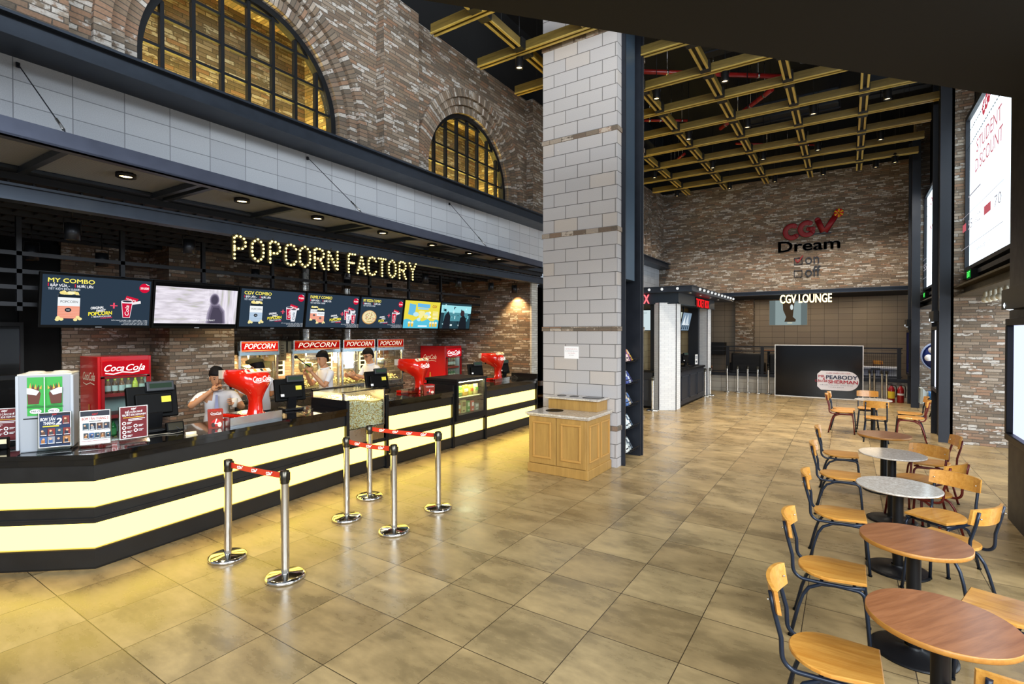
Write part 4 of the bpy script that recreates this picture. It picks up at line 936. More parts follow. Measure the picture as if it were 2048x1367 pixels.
def combo(title, sub, price, kind):
    def draw(a, W, H):
        a.rect(0,0,W,H,E_(NAVY)); tw = min(.42*W, .03*len(title)); a.text(title,W*.045,H*.855,H*.085,E_('#f0e060',1.2),.40*W,'l',.03)
        a.text('1',W*.045,H*.77,H*.065,E_('#e02040'),None,'l',.04); a.text(sub[0],W*.065,H*.77,H*.05,E_('#f6f6fa'),W*.16,'l',.03); a.text('1',W*.27,H*.77,H*.065,E_('#e02040'),None,'l',.04); a.text(sub[1],W*.29,H*.77,H*.05,E_('#f6f6fa'),W*.14,'l',.03); a.text(sub[2],W*.045,H*.705,H*.042,E_('#cfd6e0'),W*.27,'l',.02)
        a.ell(W*.93,H*.84,W*.055,W*.055,E_('#d41238'),24); a.poly([(W*.935,H*.945),(W*.985,H*.90),(W*.96,H*.905)],E_('#fff0f0')); a.text(price,W*.93,H*.81,H*.05,E_('#ffffff'),W*.085,'c',.03)
        if kind == 'pizza':
            a.ell(W*.2,H*.35,W*.165,H*.23,E_('#c89858'),28); a.ell(W*.2,H*.36,W*.15,H*.205,E_('#efdcae'),28)
            for k in range(46):
                b = random.Random(k); r_ = math.sqrt(b.random()); an = b.random()*6.28; a.ell(W*.2+W*.135*r_*math.cos(an),H*.36+H*.18*r_*math.sin(an),W*.011,H*.014,E_(b.choice(['#c05a40','#7a9a50','#e8c060','#a07a60','#8a9a6a'])),8)
        elif kind == 'family': popbox(a,W*.12,H*.24,W*.14,H*.34); popbox(a,W*.22,H*.16,W*.14,H*.36)
        else: popbox(a,W*.22,H*.14,W*.19,H*.48, kind == 'cgv')
        x = W*.40; a.text('ORIGINAL',x+W*.01,H*.34,H*.05,E_('#ffffff'),W*.12,'l',.04,.2,.12); a.text('SWEET' if kind != 'pizza' else 'STYLE',x+W*.06,H*.285,H*.05,E_('#ffffff'),W*.09,'l',.04,.2,.12)
        a.text('POPCORN' if kind != 'pizza' else 'PIZZA',x-W*.01,H*.205,H*.075,E_('#f0e040',1.2),W*.22 if kind != 'pizza' else W*.13,'l',.04,.1,.10); a.text('1 MEDIUM POPCORN',x+W*.02,H*.165,H*.03,E_('#f4f4f8'),W*.18,'l',.02,.1,.10); a.text('1 LARGE DRINK',x+W*.1,H*.15,H*.03,E_('#e02050'),W*.11,'l',.02,.1,.10)
        a.rect(W*.585,H*.425,W*.07,H*.02,E_('#f0506a')); a.rect(W*.612,H*.375,W*.016,H*.12,E_('#f0506a'))
        a.poly([(W*.74,H*.66),(W*.86,H*.60),(W*.84,H*.52),(W*.72,H*.57)],E_('#d01838')); a.text('Refreshing drink',W*.735,H*.585,H*.035,E_('#ffffff'),W*.1,'l',.02,0,-.25); a.poly([(W*.79,H*.52),(W*.88,H*.56),(W*.885,H*.505),(W*.79,H*.465)],E_('#f4eef0'))
        if kind in ('my','pizza'): cup(a,W*.745,H*.18,H*.36)
        elif kind == 'cgv': cup(a,W*.72,H*.22,H*.34); cup(a,W*.79,H*.17,H*.34,False)
        else: cup(a,W*.70,H*.26,H*.30); cup(a,W*.82,H*.26,H*.30,False); cup(a,W*.74,H*.15,H*.30,False); cup(a,W*.84,H*.15,H*.30)
        for k, (xx, ww) in enumerate([(.60,.36),(.68,.28),(.72,.24),(.70,.26)]): a.text('ĐỔI SANG NƯỚC LỚN + BẮP LỚN + 5.000',W*.96,H*(.115-.03*k),H*.018,E_('#e4e8ee'),W*ww,'r')
    return draw
def _vid():
    t = NT('video_pale'); tc = t.node('ShaderNodeTexCoord'); o = tc.outputs['Object']; n1 = t.noise(t.mapping(o,(1,2.2,14)),1.6,3,.5); n2 = t.noise(t.mapping(o,(1,10,1.5)),1.4,2,.5); s = t.node('ShaderNodeSeparateXYZ'); t.l.new(o, s.inputs[0])
    f = t.smooth(s.outputs[1], -.05, .35); n = t.math('ADD', t.math('MULTIPLY', n1, t.math('SUBTRACT', 1.0, f)), t.math('MULTIPLY', n2, f)); c = t.ramp(n, [(.3,'#b0b49c'),(.45,'#d4cdd8'),(.6,'#f0eaf4'),(.75,'#c9bdd6')])
    t.P(**{'Base Color': (0,0,0,1), 'Roughness': .6, 'Emission Color': c, 'Emission Strength': .95}); return t.m
M_VID = _vid()
def video_pale(a, W, H):
    a.rect(0,.0,W,H,E_('#1a1a1c',.3)); a.rect(0,H*.06,W,H*.86,M_VID)
    rg = random.Random(4)
    for k in range(0): a.rect(W*rg.uniform(0,.6),H*rg.uniform(.1,.88),W*rg.uniform(.15,.38),H*rg.uniform(.01,.035),E_(rg.choice(['#c8c4d8','#e8e0e8','#b8bcb4','#f0eaf0','#cfcfc0'])))
    for k in range(0): a.rect(W*rg.uniform(.0,.5),H*rg.uniform(.55,.85),W*rg.uniform(.1,.25),H*rg.uniform(.03,.07),E_(rg.choice(['#98a888','#a8b09a','#b4b8a8'])))
    for k in range(0): a.rect(W*rg.uniform(.5,.99),H*.08,W*.012,H*.82,E_(rg.choice(['#c4b8d4','#e0d8ea','#d4c8e0'])))
    
    for q, c in ((1.25,'#a8a0b4'),(1.12,'#857d92'),(1.0,'#645c70'),(.8,'#4a4456')): a.ell(W*.70,H*.66,W*.05*q,H*.13*q,E_(c)); a.poly([(W*(.74+(x-.74)*q),H*(.07+(y-.07)*(q*.5+.5))) for x, y in ((.63,.07),(.84,.07),(.82,.36),(.76,.52),(.67,.52),(.64,.30))],E_(c))
    a.text('NGÀY HÔM NAY',W*.42,H*.13,H*.04,E_('#ffffff'),W*.3,'l'); 
def video_teal(a, W, H):
    a.rect(0,0,W,H,E_('#28424c')); a.rect(0,H*.62,W,H*.3,E_('#9fe0e8')); a.rect(W*.1,H*.3,W*.8,H*.34,E_('#4f8c98')); rg = random.Random(9)
    for k in range(30): a.rect(W*rg.uniform(.05,.9),H*rg.uniform(.1,.85),W*rg.uniform(.02,.08),H*rg.uniform(.03,.14),E_(rg.choice(['#bfe8ec','#2a3c46','#6fb4be','#e4f6f6','#3a5660','#18242c'])))
    a.poly([(W*.06,0),(W*.3,0),(W*.28,H*.5),(W*.2,H*.7),(W*.1,H*.5)],E_('#20242c')); a.ell(W*.68,H*.62,W*.07,H*.13,E_('#3a2a30')); a.poly([(W*.58,0),(W*.86,0),(W*.82,H*.4),(W*.74,H*.55),(W*.62,H*.45)],E_('#1c2026'))
def promo_yellow(a, W, H):
    a.rect(0,0,W,H,E_('#e8d848')); a.poly([(0,0),(W,0),(W,H*.3)]+[(W*(1-i/12),H*(.30+.05*math.sin(i*1.9))) for i in range(1,12)]+[(0,H*.3)],E_('#58c0dc')); a.text('CGV',W*.84,H*.78,H*.10,E_('#a82030'),W*.13,'c',.03)
    a.poly([(W*.34,H*.78),(W*.7,H*.76),(W*.7,H*.9),(W*.34,H*.92)],E_('#6ab8e8')); a.rect(W*.36,H*.70,W*.3,H*.05,E_('#8cccf0')); a.poly([(W*.1,H*.5),(W*.28,H*.46),(W*.3,H*.86),(W*.12,H*.9)],E_('#68b8e0')); rg = random.Random(2)
    for k in range(12): a.ell(W*rg.uniform(.3,.72),H*rg.uniform(.32,.6),W*rg.uniform(.04,.08),H*rg.uniform(.05,.1),E_(rg.choice(['#fdf6d8','#f4ea9a','#bfe4f0'])),14)
    for x in (.12,.2,.72,.8,.88): a.poly([(W*x,H*.06),(W*(x+.05),H*.06),(W*(x+.06),H*.2),(W*(x-.01),H*.2)],E_('#f0c040')); a.ell(W*(x+.025),H*.21,W*.035,H*.04,E_('#fdf2c8'),12)
    for k in range(6): a.rect(W*.78,H*(.62-.05*k),W*.16,H*.018,E_('#fffbe0'))
    a.rect(W*.38,H*.06,W*.26,H*.05,E_('#e8f8fc'))
SCR = [('menu screen MY COMBO, nearest of the row above the counter', combo('MY COMBO',('BẮP VỪA -','NƯỚC LỚN','TIẾT KIỆM ĐẾN 8.000Đ'),'59.000','my')),
 ('screen showing a pale blurred video, second from the near end of the row', video_pale),
 ('menu screen CGV COMBO with a blue and white popcorn tub', combo('CGV COMBO',('BẮP LỚN -','NƯỚC LỚN','TIẾT KIỆM ĐẾN 17.000Đ'),'79.000','cgv')),
 ('menu screen FAMILY COMBO with two popcorn boxes', combo('FAMILY COMBO',('BẮP VỪA -','NƯỚC VỪA','TIẾT KIỆM ĐẾN 15.000Đ'),'99.000','family')),
 ('menu screen MY PIZZA COMBO with a round pizza', combo('MY PIZZA COMBO',('MINI PIZZA -','NƯỚC LỚN','TIẾT KIỆM ĐẾN 5.000Đ'),'57.000','pizza')),
 ('screen with a yellow and sky-blue promotion', promo_yellow), ('screen showing a dark teal film scene, farthest of the row', video_teal)]
for i, (lb, dr) in enumerate(SCR):
    w, h = 1.055, .60; y0 = 1.787+1.064*i
    t = thing('menu_screen', lb, 'screen', (-7.22, y0+w/2, 2.07), 0, 'screens in the row above the counter')
    T = Euler((0,R(9),0)).to_matrix().to_4x4()
    m = MB(); m.box(-.05,0,-w/2,w/2,0,h,T,c=.006); m.box(-.11,-.05,-.2,.2,.15,.45,T); m.build('housing', M_BLACK, t)
    u = T @ Vector((0,0,1)); bz = .022; O = T @ Vector((.001,-w/2+bz,bz+.012)); a = Art(O,(0,1,0),u,.0007); dr(a, w-2*bz, h-2*bz-.012); a.build('screen_picture', t)
    MB().box(.0,.002,-.03,.03,.008,.016,T).build('badge', M_GREYPL, t)
# fridges
def make_fridge(loc, rz, label, w, d, h, bottles):
    t = thing('drinks_fridge', label, 'fridge', loc, rz, 'red drinks fridges')        # local +x is the door side
    m = MB(); m.box(-d,0,-w/2,-w/2+.035,.0,h,c=.008); m.box(-d,0,w/2-.035,w/2,.0,h,c=.008); m.box(-d+.004,-.002,-w/2+.035,w/2-.035,h-.06,h-.002); m.box(-d+.002,-d+.04,-w/2+.035,w/2-.035,.14,h-.06); m.box(-d+.004,-.002,-w/2+.035,w/2-.035,0,.14); m.build('cabinet', M_RED, t)
    m = MB(); m.box(-d+.04,-d+.045,-w/2+.035,w/2-.035,.14,h-.06); m.box(-d+.04,-.03,-w/2+.035,-w/2+.04,.14,h-.06); m.box(-d+.04,-.03,w/2-.04,w/2-.035,.14,h-.06); m.build('lining', mat('#cfe2e2',.4), t)
    m = MB(); m.box(0,.03,-w/2+.03,w/2-.03,h-.26,h-.06,c=.005); hd = m.build('header', M_RED, t)
    a = Art((.0305,-w/2+.04,h-.255),(0,1,0),(0,0,1),.0008); a.rect(0,0,w-.08,.19,emit('#c01420',1.0)); a.text('Coca',.02,.06,.085,emit('#ffffff',1.5),w*.36,'l',.015,.4); a.text('Cola',.03+w*.38,.06,.085,emit('#ffffff',1.5),w*.36,'l',.015,.4); a.stroke([(.03,.035),(.12,.02),(.22,.045),(.34,.03),(.42,.05)],.014,emit('#ffffff',1.5)); a.build('lettering', hd)
    m = MB(); y0, y1, z0, z1 = -w/2+.03, w/2-.03, .15, h-.27
    for bx in ((y0,y0+.035,z0,z1),(y1-.035,y1,z0,z1),(y0,y1,z0,z0+.04),(y0,y1,z1-.02,z1)): m.box(0,.03,bx[0],bx[1],bx[2],bx[3])
    dr = m.build('door', mat('#8f1218',.3), t); MB().box(.010,.014,y0+.035,y1-.035,z0+.04,z1-.02).build('glass', M_GLASS, dr); m = MB(); m.tube([(.03,y0+.012,z0+.35),(.06,y0+.012,z0+.4),(.06,y0+.012,z1-.5),(.03,y0+.012,z1-.45)], .009, 6); m.build('handle', M_BLK2, dr)
    zs = [h-.51,h-.80,h-1.1,h-1.38]
    for z in zs:
        m = MB(); m.box(-d+.05,-.06,-w/2+.04,w/2-.04,z-.008,z); m.box(-.065,-.05,-w/2+.04,w/2-.04,z-.03,z+.02); m.mi = 1; m.build('shelf', [mat('#dfe8e6',.3)], t) if False else MB().box(-d+.05,-.06,-w/2+.04,w/2-.04,z-.008,z).box(-.065,-.05,-w/2+.04,w/2-.04,z-.035,z+.012).build('shelf', mat('#a8363a',.4), t)
    MB().box(-.05,-.04,-w/2+.06,w/2-.06,h-.285,h-.275).build('light_tube', emit('#eaffff',10), t)
    a = Art((-d+.08,-w/2-.0006,0),(1,0,0),(0,0,1),.0008); a.text('Coca',.03,h-.32,.11,mat('#f2e4d0',.5),.2,'l',.015,.4); a.text('Cola',.25,h-.32,.11,mat('#f2e4d0',.5),.2,'l',.015,.4); a.stroke([(.05,h-.36),(.16,h-.38),(.3,h-.35),(.44,h-.37)],.012,mat('#f2e4d0',.5))
    bt = mat('#c98a3a',.5); a.poly([(.20,h-.98),(.30,h-.98),(.305,h-.86),(.285,h-.76),(.27,h-.70),(.27,h-.64),(.23,h-.64),(.23,h-.70),(.215,h-.76),(.195,h-.86)],bt); a.rect(.21,h-.9,.08,.05,mat('#e8d0a0',.5)); a.rect(.20,h-1.3,.1,.3,mat('#b87830',.5)); a.build('side_print', t)
    for (sy, z, hh, r, c1, c2, cap, lbl) in bottles:
        b = thing('drink_bottle', lbl, 'bottle', Vector(loc)+Matrix.Rotation(rz,3,'Z') @ Vector((-.13,sy,z+.001)), rz, 'bottles in the '+('near' if w > .6 and loc[1] < 5 else 'far')+' red fridge')
        m = MB(); m.lathe([(0,0),(r,0),(r,hh*.62),(r*.8,hh*.75),(r*.42,hh*.86),(r*.42,hh*.92)], n=14); m.build('bottle_body', mat(c1,.15), b); MB().lathe([(r*1.03,hh*.18),(r*1.03,hh*.56)], n=14).build('label_band', mat(c2,.5), b); MB().lathe([(r*.46,hh*.9),(r*.46,hh),(0,hh)], n=12).build('cap', mat(cap,.4), b)
    return t
cols = [('#2a5a2a','#4a7a3a','#b8d040','dark green'),('#7a5a48','#d8e8e4','#b8d848','brown and white'),('#6a5040','#cfe6e2','#c0dc50','brown and pale blue'),('#7a5a48','#c4dcd8','#b0cc40','brown and grey'),('#6a5444','#d4e8e0','#b8d848','brown and mint'),('#c8d848','#d8e868','#c8dc40','lime green'),('#6a5a48','#c8dcd4','#c0d860','brown and pale green')]
bots = [(-.235+.079*i, 1.19, .20, .033, c[0], c[1], c[2], '%s bottle, %s from the left on the near fridge top shelf' % (c[3], ORD[i])) for i, c in enumerate(cols)]
bots += [(-.2+.1*i, .60, .22, .036, '#2f8a4a', '#58b070', '#2a6a3a', 'green bottle, %s from the left on the near fridge lower shelf' % ORD[i]) for i in range(5)]
make_fridge((-8.2,2.925,0), 0, 'red drinks fridge with a lit script header, near kiosk end behind the tills', .615, .62, 1.70, bots)
bots2 = [(-.18+.09*i, .90 if i < 0 else 1.19, .19, .033, c[0], c[1], c[2], '%s bottle, %s from the left on the far fridge top shelf' % (c[3], ORD[i])) for i, c in enumerate(cols[:5])]
bots2 += [(-.18+.09*i, .90, .19, .033, '#3a8a6a', '#c8e0d8', '#e8e8e0', 'pale green bottle, %s from the left on the far fridge second shelf' % ORD[i]) for i in range(5)]
make_fridge((-8.05,9.66,0), 0, 'red drinks fridge in the far kiosk corner by the brick wall', .62, .80, 1.69, bots2)
# popcorn machines
def popcorn_machine(y0, y1, label, duct=False, lit=1.0, blue=False):
    xf, xb = -8.2, -8.86; t = thing('popcorn_machine', label, 'popcorn machine', (xf,(y0+y1)/2,.92), 0, 'popcorn machines along the kiosk back wall'); w = (y1-y0)/2; H = .96
    m = MB(); m.box(-.64,0,-w,w,0,.08); m.box(-.64,-.02,-w,w,.74,H-.02)
    for s in (-1,1):
        for x in (-.62,-.02): m.box(x-.018,x+.018,s*(w-.02)-.02,s*(w-.02)+.02,.08,.76)
    m.build('steel_frame', M_INOX, t)
    MB().box(-.02,.03,-w,w,.72,.80,c=.004).build('hood_skirt', mat('#9db8c8',.3,.5), t)
    m = MB(); m.box(0,.035,-w+.01,w-.01,.77,H,c=.004); hd = m.build('sign_box', M_INOX, t)
    a = Art((.0355,-w+.03,.785),(0,1,0),(0,0,1),.0008); W = 2*w-.06; a.rect(0,0,W,.165,emit('#b81410',lit)); a.rect(0,.012,W,.007,emit('#f0c070',lit)); a.rect(0,.143,W,.007,emit('#f0a050',lit)); a.text('POPCORN',W*.5,.045,.085,emit('#fff0d8',1.4*lit),W*.86,'c',.01,.3); a.build('lettering', hd)
    MB().box(-.016,-.010,-w+.04,w-.04,.08,.74).build('front_glass', M_GLASS, t)
    m = MB(); m.lathe([(0,.36),(.10,.36),(.13,.42),(.13,.52),(.10,.54),(0,.54)], (-.33,0,0), 20); m.tube([(-.33,0,.54),(-.33,0,.76)], .012, 8); m.tube([(-.33,.12,.48),(-.33,.25,.52)], .008, 6); m.build('kettle', M_INOX, t)
    m = MB(); m.box(-.60,-.57,-w+.05,-w+.22,.3,.7); cp = m.build('control_panel', mat('#d0ccc0',.4), t)
    m = MB()
    for k in range(4): m.box(-.57,-.562,-w+.08,-w+.18,.33+.09*k,.39+.09*k)
    m.build('switches', M_BLACK, cp)
    m = MB(); rg = random.Random(int(y0*10)); 
    for k in range(260): m.ball((-.1-.45*rg.random(), rg.uniform(-w+.05,w-.05), .09+.10*rg.random()), .016, 5)
    p = m.build('popcorn', mat('#f0dca0',.9), t); p['kind'] = 'stuff'
    MB().cyl((-.33,0,.725), .05, .012, 14).build('lamp', emit('#ffdf9a', 25), t)
    area('machine_lamp', (xf-.25,(y0+y1)/2,1.64), (0,0,0), .3, .4, 45, (1,.70,.32))
    if duct:
        m = MB(); m.lathe([(.10,H-.02),(.10,2.3)], (-.4,.03,0), 18)
        for k in range(12): m.lathe([(.10,H+.03+k*.1),(.106,H+.035+k*.1),(.10,H+.04+k*.1)], (-.4,.03,0), 18)
        m.build('flue', M_INOX, t)
    return t
def area(name, loc, rot, sx, sy, power, col=(1,1,1), spread=PI):
    l = bpy.data.lights.new(name, 'AREA'); l.shape = 'RECTANGLE'; l.size = sx; l.size_y = sy; l.energy = power; l.color = col; l.spread = spread
    o = bpy.data.objects.new(name, l); COL.objects.link(o); o.location = loc; o.rotation_euler = rot; return o
popcorn_machine(4.47,5.16,'popcorn machine with bright lit red sign, nearest, next to the brick pier',False,1.6)
popcorn_machine(5.42,6.43,'wide popcorn machine under the first shiny flue pipe',True,.8)
popcorn_machine(6.48,7.30,'popcorn machine under the second shiny flue pipe',True,.8)
popcorn_machine(7.34,8.12,'popcorn machine farthest from the brick pier, without flue',False,.7)
t = thing('vent_cabinet', 'steel cabinet with slotted vents between the first two popcorn machines', 'cabinet', (-8.35,5.29,.92)); m = MB(); m.box(-.5,0,-.115,.115,.6,.95); m.box(-.48,-.44,-.115,.115,0,.6); m.build('casing', mat('#6a6250',.35,.8), t)
m = MB()
for r_ in range(5):
    for c in range(2): m.box(0,.003,-.08+.09*c,-.02+.09*c,.68+.045*r_,.69+.045*r_)
m.build('slots', M_BLACK, t)
t = thing('back_counter', 'long steel back counter below the popcorn machines', 'counter', (-8.2,6.3,0)); m = MB(); m.box(-.68,.03,-1.85,1.85,.88,.92,c=.004); m.build('worktop', M_INOX, t); m = MB()
m.box(-.68,-.02,-1.84,1.84,.08,.88); m.build('body', mat('#5a5854',.4,.6), t)
for k in range(4): MB().box(-.02,0,-1.8+.91*k,-.95+.91*k,.12,.84,c=.004).build('door', M_INOX, t)
t = thing('black_cabinet', 'tall black cabinet with glass doors at the near kiosk end', 'cabinet', (-8.75,1.5,0)); m = MB(); m.box(-.2,.0,-.55,.53,0,2.15); m.build('carcass', M_BLK2, t)
for k in range(3): MB().box(0,.02,-.5,.49,.15+.67*k,.76+.67*k,c=.006).build('door', mat('#141516',.12,coat=.6), t)

# ================================================================== tables and chairs
def make_table(kind, r=.29):
    t = thing('cafe_table', 'x', 'table', (0,0,0))
    m = MB(); e = .026 if kind == 'wood' else .016; zt = .715
    if kind == 'wood':
        m.lathe([(0,zt-e),(r-.003,zt-e)], n=48, smooth=False); m.mi = 1; m.lathe([(r-.003,zt-e),(r,zt-e+.003),(r,zt-.003),(r-.003,zt)], n=48); m.mi = 0; m.lathe([(r-.003,zt),(0,zt)], n=48, smooth=False); m.build('tabletop', [M_TABW, M_TABE], t)
    else: m.lathe([(0,zt-e),(r-.006,zt-e),(r,zt-e+.005),(r,zt-.004),(r-.004,zt),(0,zt)], n=48, smooth=False); m.build('tabletop', M_MARBLE, t)
    m = MB(); m.lathe([(0,0),(.225,0),(.225,.008),(.20,.014),(.05,.03),(.045,.05)], n=40); m.build('base_plate', M_BLK2, t)
    m = MB(); m.lathe([(.038,.03),(.038,zt-.06),(.038,zt-e)], n=20); m.build('post', M_BLK2, t)
    m = MB(); m.box(-.2,.2,-.025,.025,zt-e-.012,zt-e); m.box(-.025,.025,-.2,.2,zt-e-.012,zt-e); m.build('spider', M_BLK2, t)
    return t
TB = [('wood',.36,2.99,'round wooden cafe table nearest the camera, at the bottom of the view'),('wood',.355,4.06,'round wooden cafe table, second of the row from the camera'),('marble',.365,5.40,'round speckled marble cafe table, the nearer of the two in the row'),('marble',.405,6.80,'round speckled marble cafe table, the farther of the two in the row'),('wood',.395,8.02,'round wooden cafe table between the marble pair and the pale far table'),('marble',.42,12.05,'pale marble table ringed by chairs, farthest of the row')]
_p = {}
for k, x, y, lb in TB:
    if k not in _p: _p[k] = make_table(k, .285 if k == 'wood' else .30); o = _p[k]
    else: o = dup(_p[k])
    o.location = (x,y,0); o.rotation_euler = (0,0,x*7); o['label'] = lb; o['group'] = 'cafe tables in a row'
# chair: local +x is the way it faces
def make_chair(M_F):
    t = thing('cafe_chair', 'x', 'chair', (0,0,0)); zs = .435
    # seat: rounded at the back, straight at the front
    n = 14; out = [(.185,-.158),(.185,.158)]; out += [(-.02+ -.185*math.sin(PI*i/n), .185*math.cos(PI*i/n)) for i in range(n+1)]
    bm_ = MB(); V = []; F = []
    lay = [(0.0,.97),(.004,1.0),(.018,1.0),(.022,.975)]
    for z, s in lay:
        for x, y in out: V.append(Vector((x*s,y*s,z+zs-.022+.006*(x/.19)**2)))
    N = len(out)
    for i in range(3):
        for k in range(N): F.append((i*N+k,i*N+(k+1)%N,(i+1)*N+(k+1)%N,(i+1)*N+k))
    F.append(list(range(N))[::-1]); F.append([3*N+k for k in range(N)])
    bm_._add(V, F); bm_.build('seat', M_CHAIRW, t)
    # back board, curved in plan
    m = MB(); n = 12; V = []; F = []
    for i in range(n+1):
        f = i/n*2-1; y = .19*f; x = -.285+.05*f*f
        for dx, z in ((-.009,.0),(.009,.0),(.009,.128),(-.009,.128)):
            zz = z+.640 - (.010*abs(f)**4 if z > .05 else -.010*abs(f)**4); V.append(Vector((x+dx-(zz-.68)*.16,y,zz)))
    for i in range(n):
        a, b = 4*i, 4*i+4
        for p, q in ((0,1),(1,2),(2,3),(3,0)): F.append((a+p,a+q,b+q,b+p))
    F.append((0,3,2,1)); F.append((4*n,4*n+1,4*n+2,4*n+3)); m._add(V, F, False)
    bk = m.build('backrest', M_CHAIRW, t)
    m = MB()
    for s in (-1,1): m.ball((-.238,s*.155,.70), .006, 8); m.ball((-.285,s*.155,.70), .007, 8)
    m.build('screws', M_CHROME, bk)
    for s in (-1,1):
        # back post sweeping forward under the seat
        P = [(-.275,s*.158,.745),(-.260,s*.160,.66),(-.226,s*.163,.53)]+arc((-.155,s*.163,.455), .068, PI, 1.5*PI, 6)+[(-.05,s*.155,.385),(.08,s*.15,.388),(.175,s*.145,.40)]
        m = MB(); m.tube(P, .0115, 8); m.build('back_post', M_F, t)
        # arched leg frame
        Q = [(.205,s*.185,0),(.19,s*.165,.2),(.178,s*.155,.32)]+arc((.13,s*.15,.335), .045, 0, PI/2, 5)+[(.02,s*.15,.382),(-.06,s*.15,.372)]+[(-.13,s*.153,.335),(-.165,s*.158,.28),(-.19,s*.165,.20),(-.235,s*.185,0)]
        m = MB(); m.tube(Q, .0115, 8); m.build('leg_frame', M_F, t)
    MB().tube([(.12,-.15,.385),(.12,.15,.385)], .010, 8).build('cross_bar', M_F, t); MB().tube([(-.06,-.15,.38),(-.06,.15,.38)], .010, 8).build('cross_bar', M_F, t)
    m = MB()
    for s in (-1,1): m.cyl((.205,s*.185,0), .015, .012, 10); m.cyl((-.235,s*.185,0), .015, .012, 10)
    m.build('glides', M_BLACK, t)
    return t
def face(dx, dy): return math.atan2(dy, dx)
CH = [('n',-.04,2.95,face(1,.02),'navy-legged wooden chair nearest the camera on the left side of the table row'),
 ('n',-.075,4.03,face(1,0),'navy-legged wooden chair left of the second wooden table'),('n',-.045,5.31,face(1,.03),'navy-legged wooden chair left of the nearer marble table'),
 ('n',-.055,6.75,face(1,0),'navy-legged wooden chair left of the farther marble table'),('n',-.06,7.92,face(1,.02),'navy-legged wooden chair left of the fifth table, farthest of the left file'),
 ('n',.66,5.70,face(-.56,-.83),'navy chair turned towards the camera, right of the nearer marble table'),
 ('n',.64,5.08,face(-.82,.55),'navy chair seen from behind with a curved brown back, right of the second wooden table'),
 ('m',.66,6.50,face(-.85,.53),'maroon chair seen from behind with a dark back, between the two marble tables'),
 ('m',.62,7.02,face(-.55,-.83),'chair with light back facing the camera, right of the farther marble table'),
 ('m',.84,8.0,face(-1,-.1),'maroon chair seen edge-on near the brick pier, right of the fifth table'),
 ('n',.77,3.98,face(-.92,.30),'chair with a reddish seat cut by the right picture edge, beside the second wooden table'),
 ('n',.57,2.80,face(-.1,1),'chair whose back top just shows in the bottom right corner'),
 ('m',-.08,12.25,face(1,0),'maroon chair left of the far pale table, in front of its twin'),('n',-.05,12.62,face(1,0),'navy chair left of the far pale table, hidden behind the maroon one'),
 ('m',.98,12.0,face(-1,.05),'maroon chair right of the far pale table, nearer one of two'),('n',1.02,12.62,face(-1,0),'navy chair right of the far pale table, behind the maroon one'),
 ('n',.44,11.62,face(0,1),'navy chair on the near side of the far pale table, seen from behind'),('n',.36,13.0,face(0,-1),'dark chair on the far side of the far pale table, facing the camera')]
pr = {'n': make_chair(M_NAVY), 'm': make_chair(M_MAROON)}; used = set()
for k, x, y, rz, lb in CH:
    o = pr[k] if k not in used else dup(pr[k]); used.add(k)
    o.location = (x,y,0); o.rotation_euler = (0,0,rz); o['label'] = lb; o['group'] = 'cafe chairs around the table row'
# ================================================================== queue posts and belts
def make_post(h=.885, rb=.155):
    t = thing('queue_post', 'x', 'queue post', (0,0,0))
    m = MB(); m.lathe([(0,0),(rb,0),(rb+.003,.012),(rb,.028),(rb-.02,.036),(.05,.043),(.04,.046),(0,.046)], n=40); m.build('base', M_CHROME, t)
    m = MB(); m.lathe([(.032,.04),(.032,h-.10)], n=24); m.build('pole', M_CHROME, t)
    m = MB(); m.lathe([(.034,h-.105),(.036,h-.10),(.036,h-.004),(.030,h),(0,h)], n=24); m.box(-.046,-.03,-.012,.012,h-.09,h-.02); m.box(.03,.046,-.012,.012,h-.09,h-.02); m.box(-.012,.012,.03,.046,h-.09,h-.02); m.build('belt_head', mat('#4a463e',.25,.9), t)
    return t
PS = [(-4.63,2.415,'chrome queue post nearest the camera on the counter side'),(-3.855,2.475,'chrome queue post nearest the camera on the hall side'),(-4.523,3.63,'chrome queue post on the counter side of the middle belt'),(-3.826,3.653,'chrome queue post on the hall side of the middle belt'),(-4.88,4.26,'chrome queue post on the counter side of the farthest belt'),(-3.905,4.41,'chrome queue post on the hall side of the farthest belt'),
 (-4.18,12.95,'brassy queue post in front of the ticket counter by the pillar'),(-3.74,16.75,'chrome queue post at the end of the ticket counter, nearer of two'),(-3.66,17.12,'chrome queue post at the end of the ticket counter, by the white tiled column'),
 (-3.39,18.4,'chrome queue post by the lounge parapet, first from the ticket kiosk'),(-3.067,18.42,'chrome queue post by the lounge parapet, second from the ticket kiosk'),(-2.76,18.44,'chrome queue post by the lounge parapet, third from the ticket kiosk'),(-2.46,18.45,'chrome queue post by the lounge parapet, fourth from the ticket kiosk'),(-2.137,18.42,'leaning chrome queue post by the lounge parapet, next to the poster board'),
 (.56,18.42,'chrome queue post by the parapet, first right of the poster board'),(.67,18.50,'chrome queue post by the parapet, second right of the poster board'),(.85,18.38,'chrome queue post by the parapet, third right of the poster board'),(.96,18.33,'chrome queue post by the parapet, nearest the fire extinguishers')]
q0 = make_post(); q1 = None
for i, (x, y, lb) in enumerate(PS):
    if i < 9: o = q0 if i == 0 else dup(q0)
    else:
        if q1 is None: q1 = make_post(.90, .105); o = q1
        else: o = dup(q1)
    o.location = (x,y,0); o.rotation_euler = (0,0,.1*i); o['label'] = lb; o['group'] = 'chrome queue posts'
bpy.data.objects  # keep order
for o in [o for o in bpy.data.objects if o.name.startswith('queue_post') and abs(o.location.x+4.63) < .01]: o.rotation_euler = (0,R(1.2),0)
